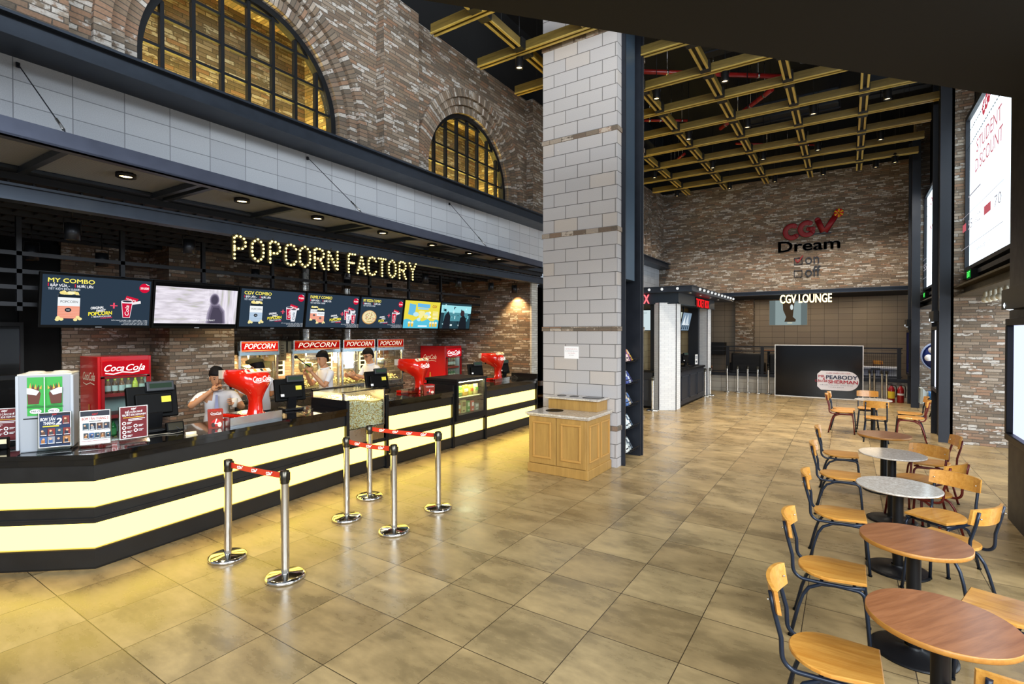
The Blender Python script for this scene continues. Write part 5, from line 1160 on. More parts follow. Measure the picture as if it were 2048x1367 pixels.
for i, (a, b, sag, lb) in enumerate([((-4.63,2.415),(-3.855,2.475),.006,'red queue belt with white CGV marks, nearest the camera'),((-4.523,3.63),(-3.826,3.653),.012,'red queue belt with white CGV marks, middle of three'),((-4.88,4.26),(-3.905,4.41),.008,'red queue belt with white CGV marks, farthest of three')]):
    A = Vector((*a,.84)); B = Vector((*b,.84)); d = (B-A); L = d.length; d.normalize(); A2 = A+d*.038; B2 = B-d*.038; t = thing('queue_belt', lb, 'belt', A2, math.atan2(d.y,d.x), 'red belts between the queue posts')
    L = (B2-A2).length; m = MB(); n = 12
    P = [(L*k/n, -sag*4*(k/n)*(1-k/n)) for k in range(n+1)]
    for (x0,z0),(x1,z1) in zip(P,P[1:]):
        m._add([Vector(v) for v in ((x0,-.001,z0-.024),(x1,-.001,z1-.024),(x1,-.001,z1+.024),(x0,-.001,z0+.024),(x0,.001,z0-.024),(x1,.001,z1-.024),(x1,.001,z1+.024),(x0,.001,z0+.024))], [(0,1,2,3),(7,6,5,4),(0,4,5,1),(3,2,6,7)])
    m.build('strap', mat('#c8281a',.5), t)
    nl = 4 if i == 2 else 3; a_ = Art((0,-.0012,0),(1,0,0),(0,0,1),.0006)
    for k in range(nl): x = L*(k+.75)/(nl+.5); a_.cgv(x-.04, -.016-sag*4*(x/L)*(1-x/L), .078, mat('#f4f0ec',.6)); a_.ell(x+.042,.014-sag*4*(x/L)*(1-x/L),.004,.004,mat('#f4f0ec',.6),8)
    a_.build('print', t)
# ================================================================== waste cabinet in front of the pillar
t = thing('waste_cabinet', 'oak condiment and waste cabinet with marble tops in front of the block pillar', 'cabinet', (-3.40,6.33,0))
def C_(x0,x1,y0,y1,z0,z1,mb,c=.004): mb.box(x0+3.40,x1+3.40,y0-6.33,y1-6.33,z0,z1,c=c)
m = MB(); C_(-3.87,-2.945,6.36,7.15,.12,.83,m); m.build('carcass', M_OAK, t)
m = MB(); C_(-3.89,-2.925,6.335,7.155,0,.13,m,.008); m.build('plinth', M_OAK, t)
for i, (x0, x1) in enumerate([(-3.865,-3.425),(-3.415,-2.965)]):
    m = MB(); C_(x0,x1,6.340,6.362,.14,.82,m); d = m.build('door', M_OAK, t); m = MB(); a, b = x0+.07, x1-.07
    for bx in ((a,b,.22,.25),(a,b,.715,.745)): C_(bx[0],bx[1],6.325,6.342,bx[2],bx[3],m,.007)
    for bx in ((a,a+.03),(b-.03,b)): C_(bx[0],bx[1],6.325,6.342,.248,.717,m,.007)
    m.build('moulding', mat('#b08445',.4), d)
for i, (y0, y1) in enumerate([(6.42,6.72),(6.80,7.10)]):
    m = MB()
    for bx in ((y0,y1,.22,.245),(y0,y1,.715,.74)): C_(-2.95,-2.928,bx[0],bx[1],bx[2],bx[3],m,.006)
    for bx in ((y0,y0+.025),(y1-.025,y1)): C_(-2.95,-2.928,bx[0],bx[1],.244,.716,m,.006)
    m.build('side_moulding', mat('#b08445',.4), t)
m = MB(); C_(-3.91,-2.905,6.30,7.18,.835,.865,m,.008); C_(-3.89,-2.92,6.32,7.18,.815,.838,m,.006); m.build('marble_top', M_MARBLE, t)
m = MB(); m.lathe([(0,0),(.115,0),(.13,.004),(.13,.0)], (-.20,.30,.866), 30); m.build('waste_hole', M_BLACK, t)
m = MB(); C_(-3.80,-3.00,6.80,7.17,.865,1.02,m); m.build('riser', M_OAK, t)
m = MB(); C_(-3.84,-2.965,6.76,7.185,1.02,1.045,m,.006); m.build('upper_marble', M_MARBLE, t)
m = MB(); m.lathe([(.0,0),(.06,0),(.07,.004),(.07,-.001)], (-.27,.66,1.046), 24); m.lathe([(.0,0),(.06,0),(.07,.004),(.07,-.001)], (-.06,.66,1.046), 24); C_(-3.28,-3.02,6.9,7.1,1.045,1.052,m,.002); m.build('inset_trays', mat('#3a3632',.2,.8), t)
# notice on the pillar
t = thing('paper_notice', 'white paper notice with red print taped to the pillar above the cabinet', 'notice', (-3.61,7.1985,1.70)); MB().box(-.125,.125,-.001,.001,-.095,.095).build('paper', mat('#f2efee',.7), t)
a = Art((-.125,-.0012,-.095),(1,0,0),(0,0,1),.0006); RDm = mat('#c05048',.6)
for i, (s_, w) in enumerate([('RẠP KHÔNG NHẬN THỨC ĂN',.2),('VUI LÒNG ĐỂ THỨC UỐNG Ở QUẦY',.22),('XIN CẢM ƠN',.12),('QUÝ KHÁCH',.08)]): a.text(s_,.125,.145-.032*i,.011,RDm if i % 2 == 0 else mat('#707078',.6),w,'c')
a.build('print', t)
# leaflet trays in the pillar's steel channel
_t = None
for i, z in enumerate((1.575,1.225,.88,.525,.155)):
    lb = 'black wire leaflet tray in the pillar channel, %s from the top' % ORD[i]
    if _t is None:
        _t = thing('leaflet_tray', lb, 'tray', (-2.94,7.80,z), 0, 'leaflet trays in the pillar channel'); m = MB()
        for y in (-.23,-.12,0,.12,.23): m.tube([(-.12,y,.0),(.10,y,-.02),(.13,y,.03)], .003, 5)
        for p in ((-.12,0),(0,-.01),(.10,-.02),(.13,.03)): m.tube([(p[0],-.24,p[1]),(p[0],.24,p[1])], .004, 5)
        m.build('wire_tray', M_BLK2, _t)
    else: dup(_t, (-2.94,7.80,z), label=lb)
    cs = [['#e8c8c0','#7a3a7a','#d0a040'],['#4a5aa0','#c8d0d8','#3a3a6a'],['#5a78b0','#c8b8a0','#404858'],['#d0d8d8','#e8e8e0','#4a5a6a'],['#d8dcd8','#a8b0b0','#505860']][i]
    for k in range(3):
        q = thing('leaflet', '%s leaflet leaning in the %s tray of the pillar channel' % (['front','middle','rear'][k], ORD[i]), 'leaflet', (-2.865-.02*k,7.66+.13*k,z-.01), 0, 'leaflets in the pillar channel'); T = Euler((0,R(-22-5*k),0)).to_matrix().to_4x4()
        MB().box(-.012,.012,-.062,.062,0,.20,T).build('booklet', mat(cs[k],.4), q); a = Art(T @ Vector((.0125,-.07,.01)),(0,1,0),T @ Vector((0,0,1)),.0005); a.rect(.01,.10,.12,.07,mat(cs[(k+1) % 3],.4)); a.rect(.02,.03,.09,.02,mat('#202028',.5)); a.build('cover_print', q)

# ================================================================== ticket kiosk
t = thing('ticket_kiosk', 'ticket kiosk with white tiled columns and dark bulb-edged canopy', 'kiosk', (-3.7,13.2,0))
TKP = [(-4.25,13.30),(-4.07,13.13),(-3.71,13.40),(-3.70,13.79),(-4.10,13.85),(-4.28,13.5)]
m = MB(); m.prism(TKP, 0, 2.78); wb(m, 'tiled_column', M_WTILE, t)
m = MB(); m.prism([(-4.15,17.0),(-3.71,16.92),(-3.70,17.40),(-4.15,17.45)], 0, 2.78); wb(m, 'tiled_column', M_WTILE, t)
m = MB()
for x, y in ((-4.07,13.125),(-3.707,13.4),(-3.70,13.79),(-3.706,16.92),(-3.70,17.40)): m.box(x-.008,x+.008,y-.008,y+.008,0,2.78)
wb(m, 'corner_strips', M_STEEL, t)
m = MB(); m.prism([(-5.7,13.02),(-3.2,13.02),(-3.2,18.4),(-5.7,18.4)], 3.035, 3.05); m.prism([(-5.7,13.02),(-3.2,13.02),(-3.2,18.4),(-5.7,18.4)], 3.17, 3.185); m.prism([(-5.7,13.05),(-3.23,13.05),(-3.23,18.37),(-5.7,18.37)], 3.05, 3.17); wb(m, 'canopy', M_BEAM, t)
m = MB(); m.prism([(-5.7,13.28),(-3.62,13.28),(-3.62,17.5),(-5.7,17.5)], 2.775, 3.035); m.box(-5.7,-3.6,13.26,13.3,2.75,2.775); m.box(-3.64,-3.6,13.26,17.52,2.75,2.775); wb(m, 'fascia', mat('#39434f',.4,.5), t)
m = MB(); m.box(-5.7,-4.3,16.9,17.45,0,2.78); m.box(-5.75,-5.6,13.8,17.4,0,3.0); wb(m, 'rear_wall', grid_mat('kiosk_tile', .3, .2, .006, [(0,'#a99672'),(1,'#b9a680')], '#3a3020', parity=0, rough=.4), t)
m = MB(); m.box(-4.25,-3.95,16.75,16.92,0,2.78); wb(m, 'dark_pier', M_STEEL, t); m = MB(); m.box(-4.42,-4.26,13.5,13.7,0,2.78); wb(m, 'dark_pier', M_STEEL, t)
def tcounter(pts, lb):
    t = thing('ticket_counter', lb, 'counter', (pts[0][0],pts[0][1],0)); m = MB(); m.prism(pts, .06, .95); wb(m, 'body', mat('#22262e',.45), t); c = (sum(p[0] for p in pts)/4, sum(p[1] for p in pts)/4)
    m = MB(); m.prism([(c[0]+(p[0]-c[0])*1.03+(.03 if p[0] > c[0] else -.02), c[1]+(p[1]-c[1])*1.02) for p in pts], .95, 1.0); wb(m, 'worktop', M_BLK2, t)
    m = MB(); m.prism([(p[0]-.02 if p[0] > c[0] else p[0], p[1]) for p in pts], 0, .06); wb(m, 'toe_kick', M_BLACK, t); return t
tc = tcounter([(-4.3,13.85),(-3.72,13.85),(-3.72,16.5),(-4.3,16.5)], 'dark panelled ticket counter between the two white tiled columns')
for i in range(3):
    m = MB(); y0 = 13.95+.86*i
    for bx in ((y0,y0+.74,.18,.21),(y0,y0+.74,.80,.83)): m.box(-3.725,-3.705,bx[0],bx[1],bx[2],bx[3])
    for bx in ((y0,y0+.03),(y0+.71,y0+.74)): m.box(-3.725,-3.705,bx[0],bx[1],.18,.83)
    wb(m, 'panel_moulding', mat('#2b303a',.4), tc)
tc2 = tcounter([(-5.6,13.32),(-4.30,13.32),(-4.30,13.55),(-5.6,13.75)], 'dark ticket counter on the pillar side of the first white column')
m = MB(); m.box(-5.4,-4.4,13.305,13.32,.2,.75); wb(m, 'panel_moulding', mat('#2b303a',.4), tc2)
bl = MB().ball((0,0,0), .035, 12).mesh('globe', emit('#f4f6f4', .9)); sk = MB().cyl((0,0,0), .022, .05, 12).mesh('socket', M_BLK2)
for i in range(11): 
    for me, nm, dx in ((bl,'bulb',.05),(sk,'socket',0)):
        o = bpy.data.objects.new(nm, me); COL.objects.link(o); o.parent = t; o.location = (-3.2+3.7+dx, 13.55-13.2+.455*i, 3.11)
        if nm == 'socket': o.rotation_euler = (0,PI/2,0)
for x in (-4.28,-3.95,-3.56,-4.6,-4.95):
    for me, nm, dy in ((bl,'bulb',-.05),(sk,'socket',0)):
        o = bpy.data.objects.new(nm, me); COL.objects.link(o); o.parent = t; o.location = (x+3.7, 13.02-13.2+dy, 3.11)
        if nm == 'socket': o.rotation_euler = (PI/2,0,0)
REDL = emit('#ff2228', 1.25)
sg = thing('ticket_sign', 'red glowing TICKET BOX sign on the hall side of the ticket kiosk', 'sign', (-3.6,15.05,2.745)); o = solid_text('lettering', 'TICKET BOX', (0,0,0), (0,1,0), (0,0,1), .24, .006, REDL, 1.58, .0, parent=sg)
MB().box(-.02,.0,-.04,1.62,-.02,.27).build('backing', M_BLACK, sg)
sg = thing('ticket_sign', 'red glowing sign on the pillar side of the ticket kiosk, only its X in view', 'sign', (-4.37,13.26,2.775)); solid_text('lettering', 'TICKET BOX', (0,0,0), (1,0,0), (0,0,1), .24, .03, emit('#ff6a70', 1.6), 1.2, .01, parent=sg, align='r')
MB().box(-1.22,-.0,-.0,.02,.24,.26).build('rail', M_STEEL, sg)
for x, y, p in ((-3.42,13.6,0),(-3.42,14.7,0),(-3.42,15.9,0),(-3.42,17.0,0)):
    t2 = thing('kiosk_downlight', 'small downlight under the ticket kiosk canopy, %s from the near corner' % ORD[int((y-13.5))if y < 15.5 else int(y-13.4)-0] if False else 'small downlight under the ticket kiosk canopy, %s from the near corner' % ORD[[13.6,14.7,15.9,17.0].index(y)], 'downlight', (x,y,3.02), 0, 'downlights of the ticket kiosk')
    MB().lathe([(.035,.0),(.05,0),(.05,.02)], n=14).build('ring', M_INOX, t2); MB().cyl((0,0,.006), .034, .004, 14).build('lamp', emit('#ffe2ae', 12), t2)
# screens and tills of the ticket kiosk
def tscreen(loc, rz, w, h, lb, art):
    t = thing('ticket_screen', lb, 'screen', loc, rz, 'screens of the ticket kiosk'); T = Euler((0,R(12),0)).to_matrix().to_4x4()
    MB().box(-.05,0,-w/2,w/2,0,h,T,c=.004).build('housing', M_BLACK, t); MB().box(-.03,.0,-.02,.02,h,h+.5).build('hanger', M_STEEL, t); u = T @ Vector((0,0,1)); a = Art(T @ Vector((.001,-w/2+.025,.025)),(0,1,0),u,.0008); art(a, w-.05, h-.05); a.build('screen_picture', t)
def blank(c): return lambda a, W, H: (a.rect(0,0,W,H,E_(c)), a.rect(W*.06,H*.86,W*.7,H*.02,E_('#7a8a8a')), a.rect(W*.06,H*.8,W*.5,H*.015,E_('#9aa8a4')))
def figs(a, W, H):
    a.rect(0,0,W,H,E_('#7f94a8')); a.poly([(W*.1,H*.3),(W*.3,H*.9),(W*.42,H*.3)],E_('#dfe8ee')); a.poly([(W*.4,H*.3),(W*.6,H*.95),(W*.85,H*.3)],E_('#c8d4de'))
    for k in range(4): a.rect(W*(.08+.22*k),H*.05,W*.14,H*.25,E_('#384858')); a.rect(W*(.1+.22*k),H*.3,W*.1,H*.06,E_('#e8eef2'))
tscreen((-4.12,14.65,2.05), 0, 1.0, .58, 'pale lit screen hanging in the ticket kiosk, nearer of two over the counter', blank('#c3d0c6'))
tscreen((-4.12,15.72,2.05), 0, 1.0, .58, 'screen with a grey-blue picture in the ticket kiosk, farther of two over the counter', figs)
tscreen((-4.75,13.75,2.05), R(-90), .8, .6, 'pale lit screen on the pillar side of the ticket kiosk', blank('#c9dade'))
make_pos((-4.02,14.75,1.0), R(0), 'black till on the ticket counter, nearer one of two', .9, note=False); make_pos((-4.02,15.55,1.0), R(-20), 'black till on the ticket counter, farther one of two', 1.0, note=False)
sign_stand((-3.86,15.98),(-3.83,16.17),'small white sheet holder at the far end of the ticket counter', lambda a, w, h: (a.rect(.02,.16,w-.04,.1,mat('#9aa0a8',.6)), a.rect(.04,.05,w-.08,.06,mat('#60656c',.6))), 'sheet holders of the ticket kiosk', zb=1.0)
# ================================================================== lounge front
LG = thing('lounge_railing', 'black steel railing with mesh panels on the lounge parapet', 'railing', (-1.1,18.8,.63))
m = MB(); m.box(-3.9,2.45,-.02,.02,.88,.92); m.box(-3.9,2.45,-.015,.015,.74,.77); m.box(-3.9,2.45,-.015,.015,.04,.07); wbm = m.build('rail', M_RAIL, LG)
for x in (-3.45,-2.37,-.9,.3,1.27): MB().box(x+1.1-.05,x+1.1+.05,-.03,.03,0,.92).build('post', M_RAIL, LG)
m = MB()
for (a, b) in ((-1.6,1.2),):
    x = a+1.1
    while x < b+1.1: m.box(x-.003,x+.003,-.003,.003,.06,.75); x += .05
    z = .08
    while z < .75: m.box(a+1.1,b+1.1,-.003,.003,z-.003,z+.003); z += .05
m.build('mesh_panel', M_RAIL, LG)
for i, (x, w, lb) in enumerate([(-2.9,.95,'black upholstered sofa behind the lounge railing, left of the poster board'),(-1.75,.9,'dark sofa behind the lounge railing, mostly hidden by the poster board')]):
    t = thing('lounge_sofa', lb, 'sofa', (x,19.35,.35), 0, 'sofas in the lounge'); MB().box(-w/2,w/2,-.35,-.12,.1,.95,c=.05).build('backrest', M_BLK2, t); MB().box(-w/2,w/2,-.3,.4,.12,.42,c=.05).build('seat', M_BLK2, t)
    for s in (-1,1):
        MB().box(s*w/2-.06,s*w/2+.06,-.33,.4,.1,.62,c=.04).build('armrest', M_BLK2, t)
        for y in (-.28,.35): MB().box(s*w/2-.03,s*w/2+.03,y-.03,y+.03,0,.12).build('leg', M_BLACK, t)
for x, y, lb in ((-4.35,19.6,'wooden lounge chair beside the ticket kiosk column'),(1.0,20.2,'reddish wooden lounge chair behind the right end of the railing')):
    t = dup(pr['m'], (x,y,.35), R(40), lb, 'chairs inside the lounge')
t = thing('bar_table', 'long wooden table top behind the lounge railing', 'table', (-1.6,20.3,.35)); MB().box(-.9,.9,-.3,.3,.98,1.03,c=.008).build('tabletop', M_TABW, t)
for x in (-.75,.75): MB().box(x-.04,x+.04,-.04,.04,0,.98).build('leg', M_STEEL, t)
t = thing('white_case', 'white plastic storage case behind the lounge railing mesh', 'case', (.72,19.4,.35)); MB().box(-.55,.55,-.25,.25,.0,.52,c=.03).build('box', mat('#b4b8c4',.4), t); MB().box(-.56,.56,-.26,.26,.52,.6,c=.02).build('lid', mat('#c0c4d0',.4), t); MB().box(-.12,.12,-.275,-.26,.53,.56).build('latch', M_BLACK, t)
# lounge sign
t = thing('lounge_sign', 'glowing warm-white CGV LOUNGE letters over the lounge opening', 'sign', (-1.82,18.55,2.945)); solid_text('lettering', 'CGV LOUNGE', (0,0,0), (1,0,0), (0,0,1), .265, .05, emit('#ffe2a0', 3.5), 1.41, .014, parent=t); MB().box(0,1.41,.05,.07,.05,.09).box(.1,.13,.05,.07,.07,.32).box(1.28,1.31,.05,.07,.07,.32).build('carrier', M_STEEL, t)
# projected picture on the lounge wall
t = thing('projection', 'pale projected film picture on the tiled lounge wall below the sign', 'projection', (-1.85,21.49,2.28)); a = Art((-.62,0,0),(1,0,0),(0,0,1),.001); a.rect(0,0,1.24,.92,emit('#a9bcbc',.62)); a.rect(0,.0,.2,.92,emit('#7d8c8c',.6)); a.rect(1.04,.0,.2,.92,emit('#7d8c8c',.6)); a.poly([(.5,.12),(.86,.12),(.88,.2),(.78,.3),(.8,.55),(.84,.92),(.44,.92),(.46,.55),(.56,.3)],emit('#5a4a38',.5)); a.ell(.74,.66,.05,.1,emit('#d8e4e4',.9)); a.rect(.6,.07,.16,.02,emit('#fff0c0',1)); a.build('picture', t); a2 = MB().box(-.63,.63,.0,.005,-.01,.93).build('screen_sheet', mat('#b8ab96',.8), t)
# ================================================================== poster board (figures on it are left out)
t = thing('poster_board', 'large black film poster board with a white title bubble, leaning before the lounge', 'poster', (-.77,18.24,0)); W, H = 2.34, 1.62
m = MB(); m.box(-W/2,W/2,0,.03,0,H); m.build('board', M_WHITE, t)
a = Art((-W/2,-.001,0),(1,0,0),(0,0,1),.001); a.rect(.025,.025,W-.05,H-.05,mat('#07070a',.12)); 
def stad(x, y, w, h, m_):
    r_ = h/2; pts = [(x+.1,y),(x+w-r_,y)]+[(x+w-r_+r_*math.sin(PI*i/14), y+r_-r_*math.cos(PI*i/14)) for i in range(1,14)]+[(x+w-r_,y+h),(x+.1,y+h),(x,y+h-.1),(x,y+.1)]; a.poly(pts, m_)
stad(W*.50,.26,W*.455,.58,mat('#efeaee',.3)); DB, CR = mat('#1c2448',.4), mat('#b01c34',.4)
a.text('CUỘC PHIÊU LƯU CỦA',W*.60,.755,.035,CR,W*.26,'l',.02); a.text('MR.',W*.515,.64,.07,CR,W*.075,'l',.05); a.text('PEABODY',W*.60,.60,.11,DB,W*.335,'l',.06); a.text('&',W*.565,.57,.06,CR,None,'l',.05); a.text('CẬU BÉ',W*.475,.50,.06,CR,W*.14,'l',.05); a.text('SHERMAN',W*.625,.47,.10,CR,W*.315,'l',.06); a.text('KHỞI CHIẾU TOÀN QUỐC - 2D & 3D TẠI CGV',W*.53,.40,.03,mat('#8a8890',.5),W*.36,'l'); a.text('14.03.2014',W*.63,.34,.032,mat('#8a8890',.5),W*.16,'l'); a.build('print', t)
# ================================================================== wall lettering
t = thing('wall_logo', 'red rounded CGV letters with a yellow-red starburst on the far brick wall', 'logo', (-1.73,18.66,4.97)); RL = mat('#8a141c', .5, name='logo_red')
m = MB()
def rs(pts, w):
    pts2 = [(p[0],0,p[1]) for p in pts]
    m.tube(pts2, w/2, 10); 
    for p in (pts2[0], pts2[-1]): m.ball(p, w/2, 10)
def A3(cx_, cz, r, a0, a1, n=14): return [(cx_+r*math.cos(R(a0+(a1-a0)*i/n)), cz+r*1.05*math.sin(R(a0+(a1-a0)*i/n))) for i in range(n+1)]
rs(A3(.22,.26,.185,62,312), .155); rs(A3(.64,.31,.185,62,325), .155); rs([(.82,.30),(.68,.30)], .12); rs([(.93,.55),(1.08,.17),(1.13,.17),(1.40,.62)], .165)
m.v = [(v[0], v[1]*.15, v[2]) for v in m.v]; m.build('letters', RL, t)
st = MB(); st2 = MB()
for k in range(12):
    an = 2*PI*k/12; mm = st if k % 2 else st2; mm.tube([(1.49+.02*math.cos(an),-.03,.70+.02*math.sin(an)),(1.49+.125*math.cos(an),-.03,.70+.125*math.sin(an))], [.012,.034], 6)
st.build('starburst', mat('#e8b020',.4), t); st2.build('starburst', mat('#c02020',.4), t)
MB().box(.1,1.3,.0,.04,.1,.14).build('fixing_rail', M_STEEL, t)
GR = mat('#171e2a', .5, name='dark_letter')
t = thing('wall_lettering', 'dark Dream lettering on the far brick wall under the red logo', 'lettering', (-1.89,18.69,4.60)); o = solid_text('letters', 'Dream', (0,0,0), (1,0,0), (0,0,1), .345, .03, GR, 1.68, .03, parent=t)
for wd_2, zz, lb, tick in (('on',4.17,'dark word on with a ticked checkbox on the far brick wall',True),('off',3.77,'dark word off with an empty checkbox on the far brick wall',False)):
    t = thing('wall_checkbox', lb, 'lettering', (-1.445,18.69,zz)); solid_text('word', wd_2, (.31,0,.0), (1,0,0), (0,0,1), .34, .02, GR, .38 if wd_2 == 'on' else .42, .0, parent=t)
    m = MB()
    for bx in ((0,.235,0,.018),(0,.235,.20,.218),(0,.018,0,.218),(.217,.235,0,.218)): m.box(bx[0],bx[1],-.02,0,bx[2],bx[3])
    m.build('box_outline', GR, t)
    if tick: m = MB(); m.bar((.04,-.02,.17),(.11,-.02,.05),.035,.02,up=(0,1,0)); m.bar((.10,-.02,.05),(.25,-.02,.28),.035,.02,up=(0,1,0)); m.build('tick', mat('#8c1a20',.4), t)
# ================================================================== right-hand wall: light boxes, exit signs, bulbs, poster cases
def lightbox(x, y0, y1, z0, z1, label, art):
    t = thing('light_box', label, 'light box', (x,(y0+y1)/2,z0), 0, 'film light boxes on the hall side wall'); w = (y1-y0); h = z1-z0
    m = MB()
    for bx in ((-w/2-.05,w/2+.05,-.06,0),(-w/2-.05,w/2+.05,h,h+.08),(-w/2-.05,-w/2,0,h),(w/2,w/2+.05,0,h)): m.box(-.06,.10,bx[0],bx[1],bx[2],bx[3])
    m.build('frame', M_STEEL, t); MB().box(.0,.04,-w/2,w/2,0,h).build('lit_panel', emit('#dceef8', 2.4), t)
    a = Art((-.001,w/2,0),(0,-1,0),(0,0,1),.002); art(a, w, h); a.build('print', t)
def student(a, W, H):
    c = emit('#e88c96', .72); c2 = emit('#b0acb4', .8); k_ = emit('#3a4248', .6)
    for z in (H*.93,H*.795):
        for k in range(24): a.rect(W*(.01+.041*k),z,W*.026,H*.010,k_)
    a.cgv(W*.52,H*.83,W*.20,emit('#d84858',.75)); a.text('STUDENT',W*.40,H*.655,H*.080,c,W*.52,'l',.01); a.text('DISCOUNT',W*.38,H*.540,H*.080,c,W*.57,'l',.01); a.rect(W*.02,H*.325,W*.96,H*.004,c2); a.rect(W*.02,H*.115,W*.96,H*.004,c2)
    a.rect(W*.06,H*.23,W*.1,H*.05,emit('#d86a74',.75)); a.text('55',W*.22,H*.22,H*.06,c2,W*.11,'l'); a.text('Vé 2D',W*.38,H*.225,H*.05,c2,W*.16,'l'); a.rect(W*.62,H*.225,W*.14,H*.05,emit('#d86a74',.75)); a.text('70',W*.83,H*.22,H*.06,c2,W*.13,'l'); a.text('www.cgv.vn',W*.45,H*.05,H*.03,c2,W*.3,'l'); a.rect(W*.25,H*.42,W*.3,H*.01,c2)
def film2(a, W, H):
    for z in (H*.9,H*.76):
        for k in range(20): a.rect(W*(.01+.05*k),z,W*.03,H*.008,emit('#3a4248',.6))
    a.text('CGV',W*.5,H*.80,H*.07,emit('#d84858',.75),W*.3,'l',.03); a.text('ME',W*.5,H*.5,H*.1,emit('#e88c96',.72),W*.3,'l'); a.rect(W*.02,H*.3,W*.96,H*.004,emit('#b0acb4',.8)); a.rect(W*.02,H*.1,W*.96,H*.004,emit('#b0acb4',.8)); a.text('55',W*.1,H*.18,H*.07,emit('#b0acb4',.8),W*.2,'l')
lightbox(1.80, 9.0, 12.05, 3.15, 5.74, 'big white STUDENT DISCOUNT light box nearer the camera, high on the side wall', student)
lightbox(1.80, 15.0, 17.9, 3.2, 5.66, 'white light box between the two far columns, high on the side wall', film2)
for x, y, z, lb in ((1.66,11.0,2.87,'green EXIT sign under the nearer light box'),(1.66,16.75,2.88,'green EXIT sign under the farther light box')):
    t = thing('exit_sign', lb, 'exit sign', (x,y,z), 0, 'green exit signs'); MB().box(-.02,.08,-.17,.17,0,.16).build('housing', M_BLACK, t); MB().box(-.024,-.02,-.15,.15,.015,.145).build('face', emit('#0e8a2a',.5), t)
    a = Art((-.0245,.14,.03),(0,-1,0),(0,0,1),.001); a.text('EXIT',.14,.005,.09,emit('#5cff6a',1.6),.24,'c',.02); a.build('lettering', t)
_b = None
for i, y in enumerate((10.75,10.45,10.16,9.84,9.5,9.18)):
    lb = 'white globe bulb under the steel ledge below the nearer light box, %s from the pier' % ORD[i]
    if _b is None:
        _b = thing('globe_bulb', lb, 'bulb', (1.80,y,2.55), 0, 'globe bulbs under the steel ledge'); MB().ball((0,0,-.03), .05, 16).build('globe', mat('#d8d8cc',.3), _b); MB().lathe([(.03,.0),(.03,.05),(.02,.09)], n=14).build('socket', mat('#b8b4a4',.4), _b)
    else: dup(_b, (1.80,y,2.55), label=lb)
def poster_case(x, y0, y1, z0, z1, col, label, st=3.0):
    t = thing('poster_case', label, 'poster case', (x,(y0+y1)/2,z0), 0, 'lit poster cases on the steel columns'); w = y1-y0; h = z1-z0; m = MB()
    for bx in ((-w/2-.06,w/2+.06,-.07,0),(-w/2-.06,w/2+.06,h,h+.07),(-w/2-.06,-w/2,0,h),(w/2,w/2+.06,0,h)): m.box(-.10,.02,bx[0],bx[1],bx[2],bx[3],c=.008)
    m.build('frame', M_BLK2, t); MB().box(-.045,-.03,-w/2,w/2,0,h).build('lit_panel', emit(col, st), t)
    m = MB(); m.box(-.14,.0,-w/2,w/2,h+.16,h+.36); m.build('top_lamp', M_BLK2, t); m = MB(); m.ball((-.10,w/2-.12,h+.20), .05, 10); m.build('lamp_bulb', emit('#e8f4ff',2), t)
    return t
poster_case(1.46, 5.8, 7.15, .98, 2.08, '#bcc4ea', 'lit poster case on the steel column at the right picture edge', 1.7)
poster_case(1.48, 12.3, 12.95, .95, 2.05, '#cfd2e0', 'lit poster case on the middle steel column', 1.8)
poster_case(1.48, 17.4, 18.05, .9, 2.0, '#3a4ae0', 'blue lit poster case on the far steel column', 1.6)
t = thing('globe_lamp', 'glowing white globe lamp beside the film reel sign', 'lamp', (1.86,16.2,1.86)); MB().ball((0,0,0), .12, 20).build('globe', emit('#f4fbff', 3.5), t); MB().tube([(0,0,.1),(.0,0,.80)], .012, 8).build('stem', M_BLK2, t)
# ================================================================== film reel sign, horn, extinguishers
t = thing('reel_sign', 'round blue film reel sign with white holes on a black pole', 'sign', (1.93,16.6,0)); m = MB(); m.lathe([(0,0),(.34,0),(.34,.05),(0,.05)], (0,0,1.40), 40, 'y'); m.build('disc', mat('#12286e',.4), t)
m = MB(); m.lathe([(.34,-.01),(.375,-.01),(.375,.06),(.34,.06)], (0,0,1.40), 40, 'y'); m.build('rim', mat('#8fa0c8',.4), t)
m = MB()
for k in range(6): an = R(60*k+10); m.lathe([(0,-.006),(.085,-.006),(.085,0)], (.215*math.cos(an),0,1.40+.215*math.sin(an)), 22, 'y')
for k in range(5): an = R(72*k); m.lathe([(0,-.006),(.02,-.006),(.02,0)], (.06*math.cos(an),0,1.40+.06*math.sin(an)), 12, 'y')
m.build('holes', mat('#e2e4ea',.5), t); m = MB(); m.tube([(0,.03,.02),(0,.03,1.05)], .02, 10); m.build('pole', M_BLK2, t); m = MB(); m.lathe([(0,0),(.16,0),(.16,.015),(.03,.03),(0,.03)], n=24); m.build('base', M_BLK2, t)
t = thing('projector_prop', 'pale cone and blue drum of a giant projector prop by the middle column', 'prop', (1.72,15.6,.50)); m = MB(); m.lathe([(.19,-.0),(.205,.0),(.205,.05),(.10,.13),(.10,.16),(0,.16)], (-.27,0,0), 4, 'x', False); m.v = [(v[0]*1.0, (v[1]-v[2])*.9, (v[1]+v[2])*.9) for v in m.v]; m.build('lens_hood', mat('#a8b0ae',.5), t); m = MB(); m.lathe([(0,-.11),(.11,-.11),(.11,.06),(0,.06)], (0,0,0), 24, 'x'); m.build('drum', mat('#1f6fc0',.35), t); m = MB(); m.box(.06,.45,-.16,.16,-.2,.3,c=.02); m.build('body', M_BLK2, t)
for s in (-1,1): MB().tube([(.1+.1*s,0,-.2),(.1+.18*s,0,-.5)], .014, 8).build('leg', M_BLK2, t)
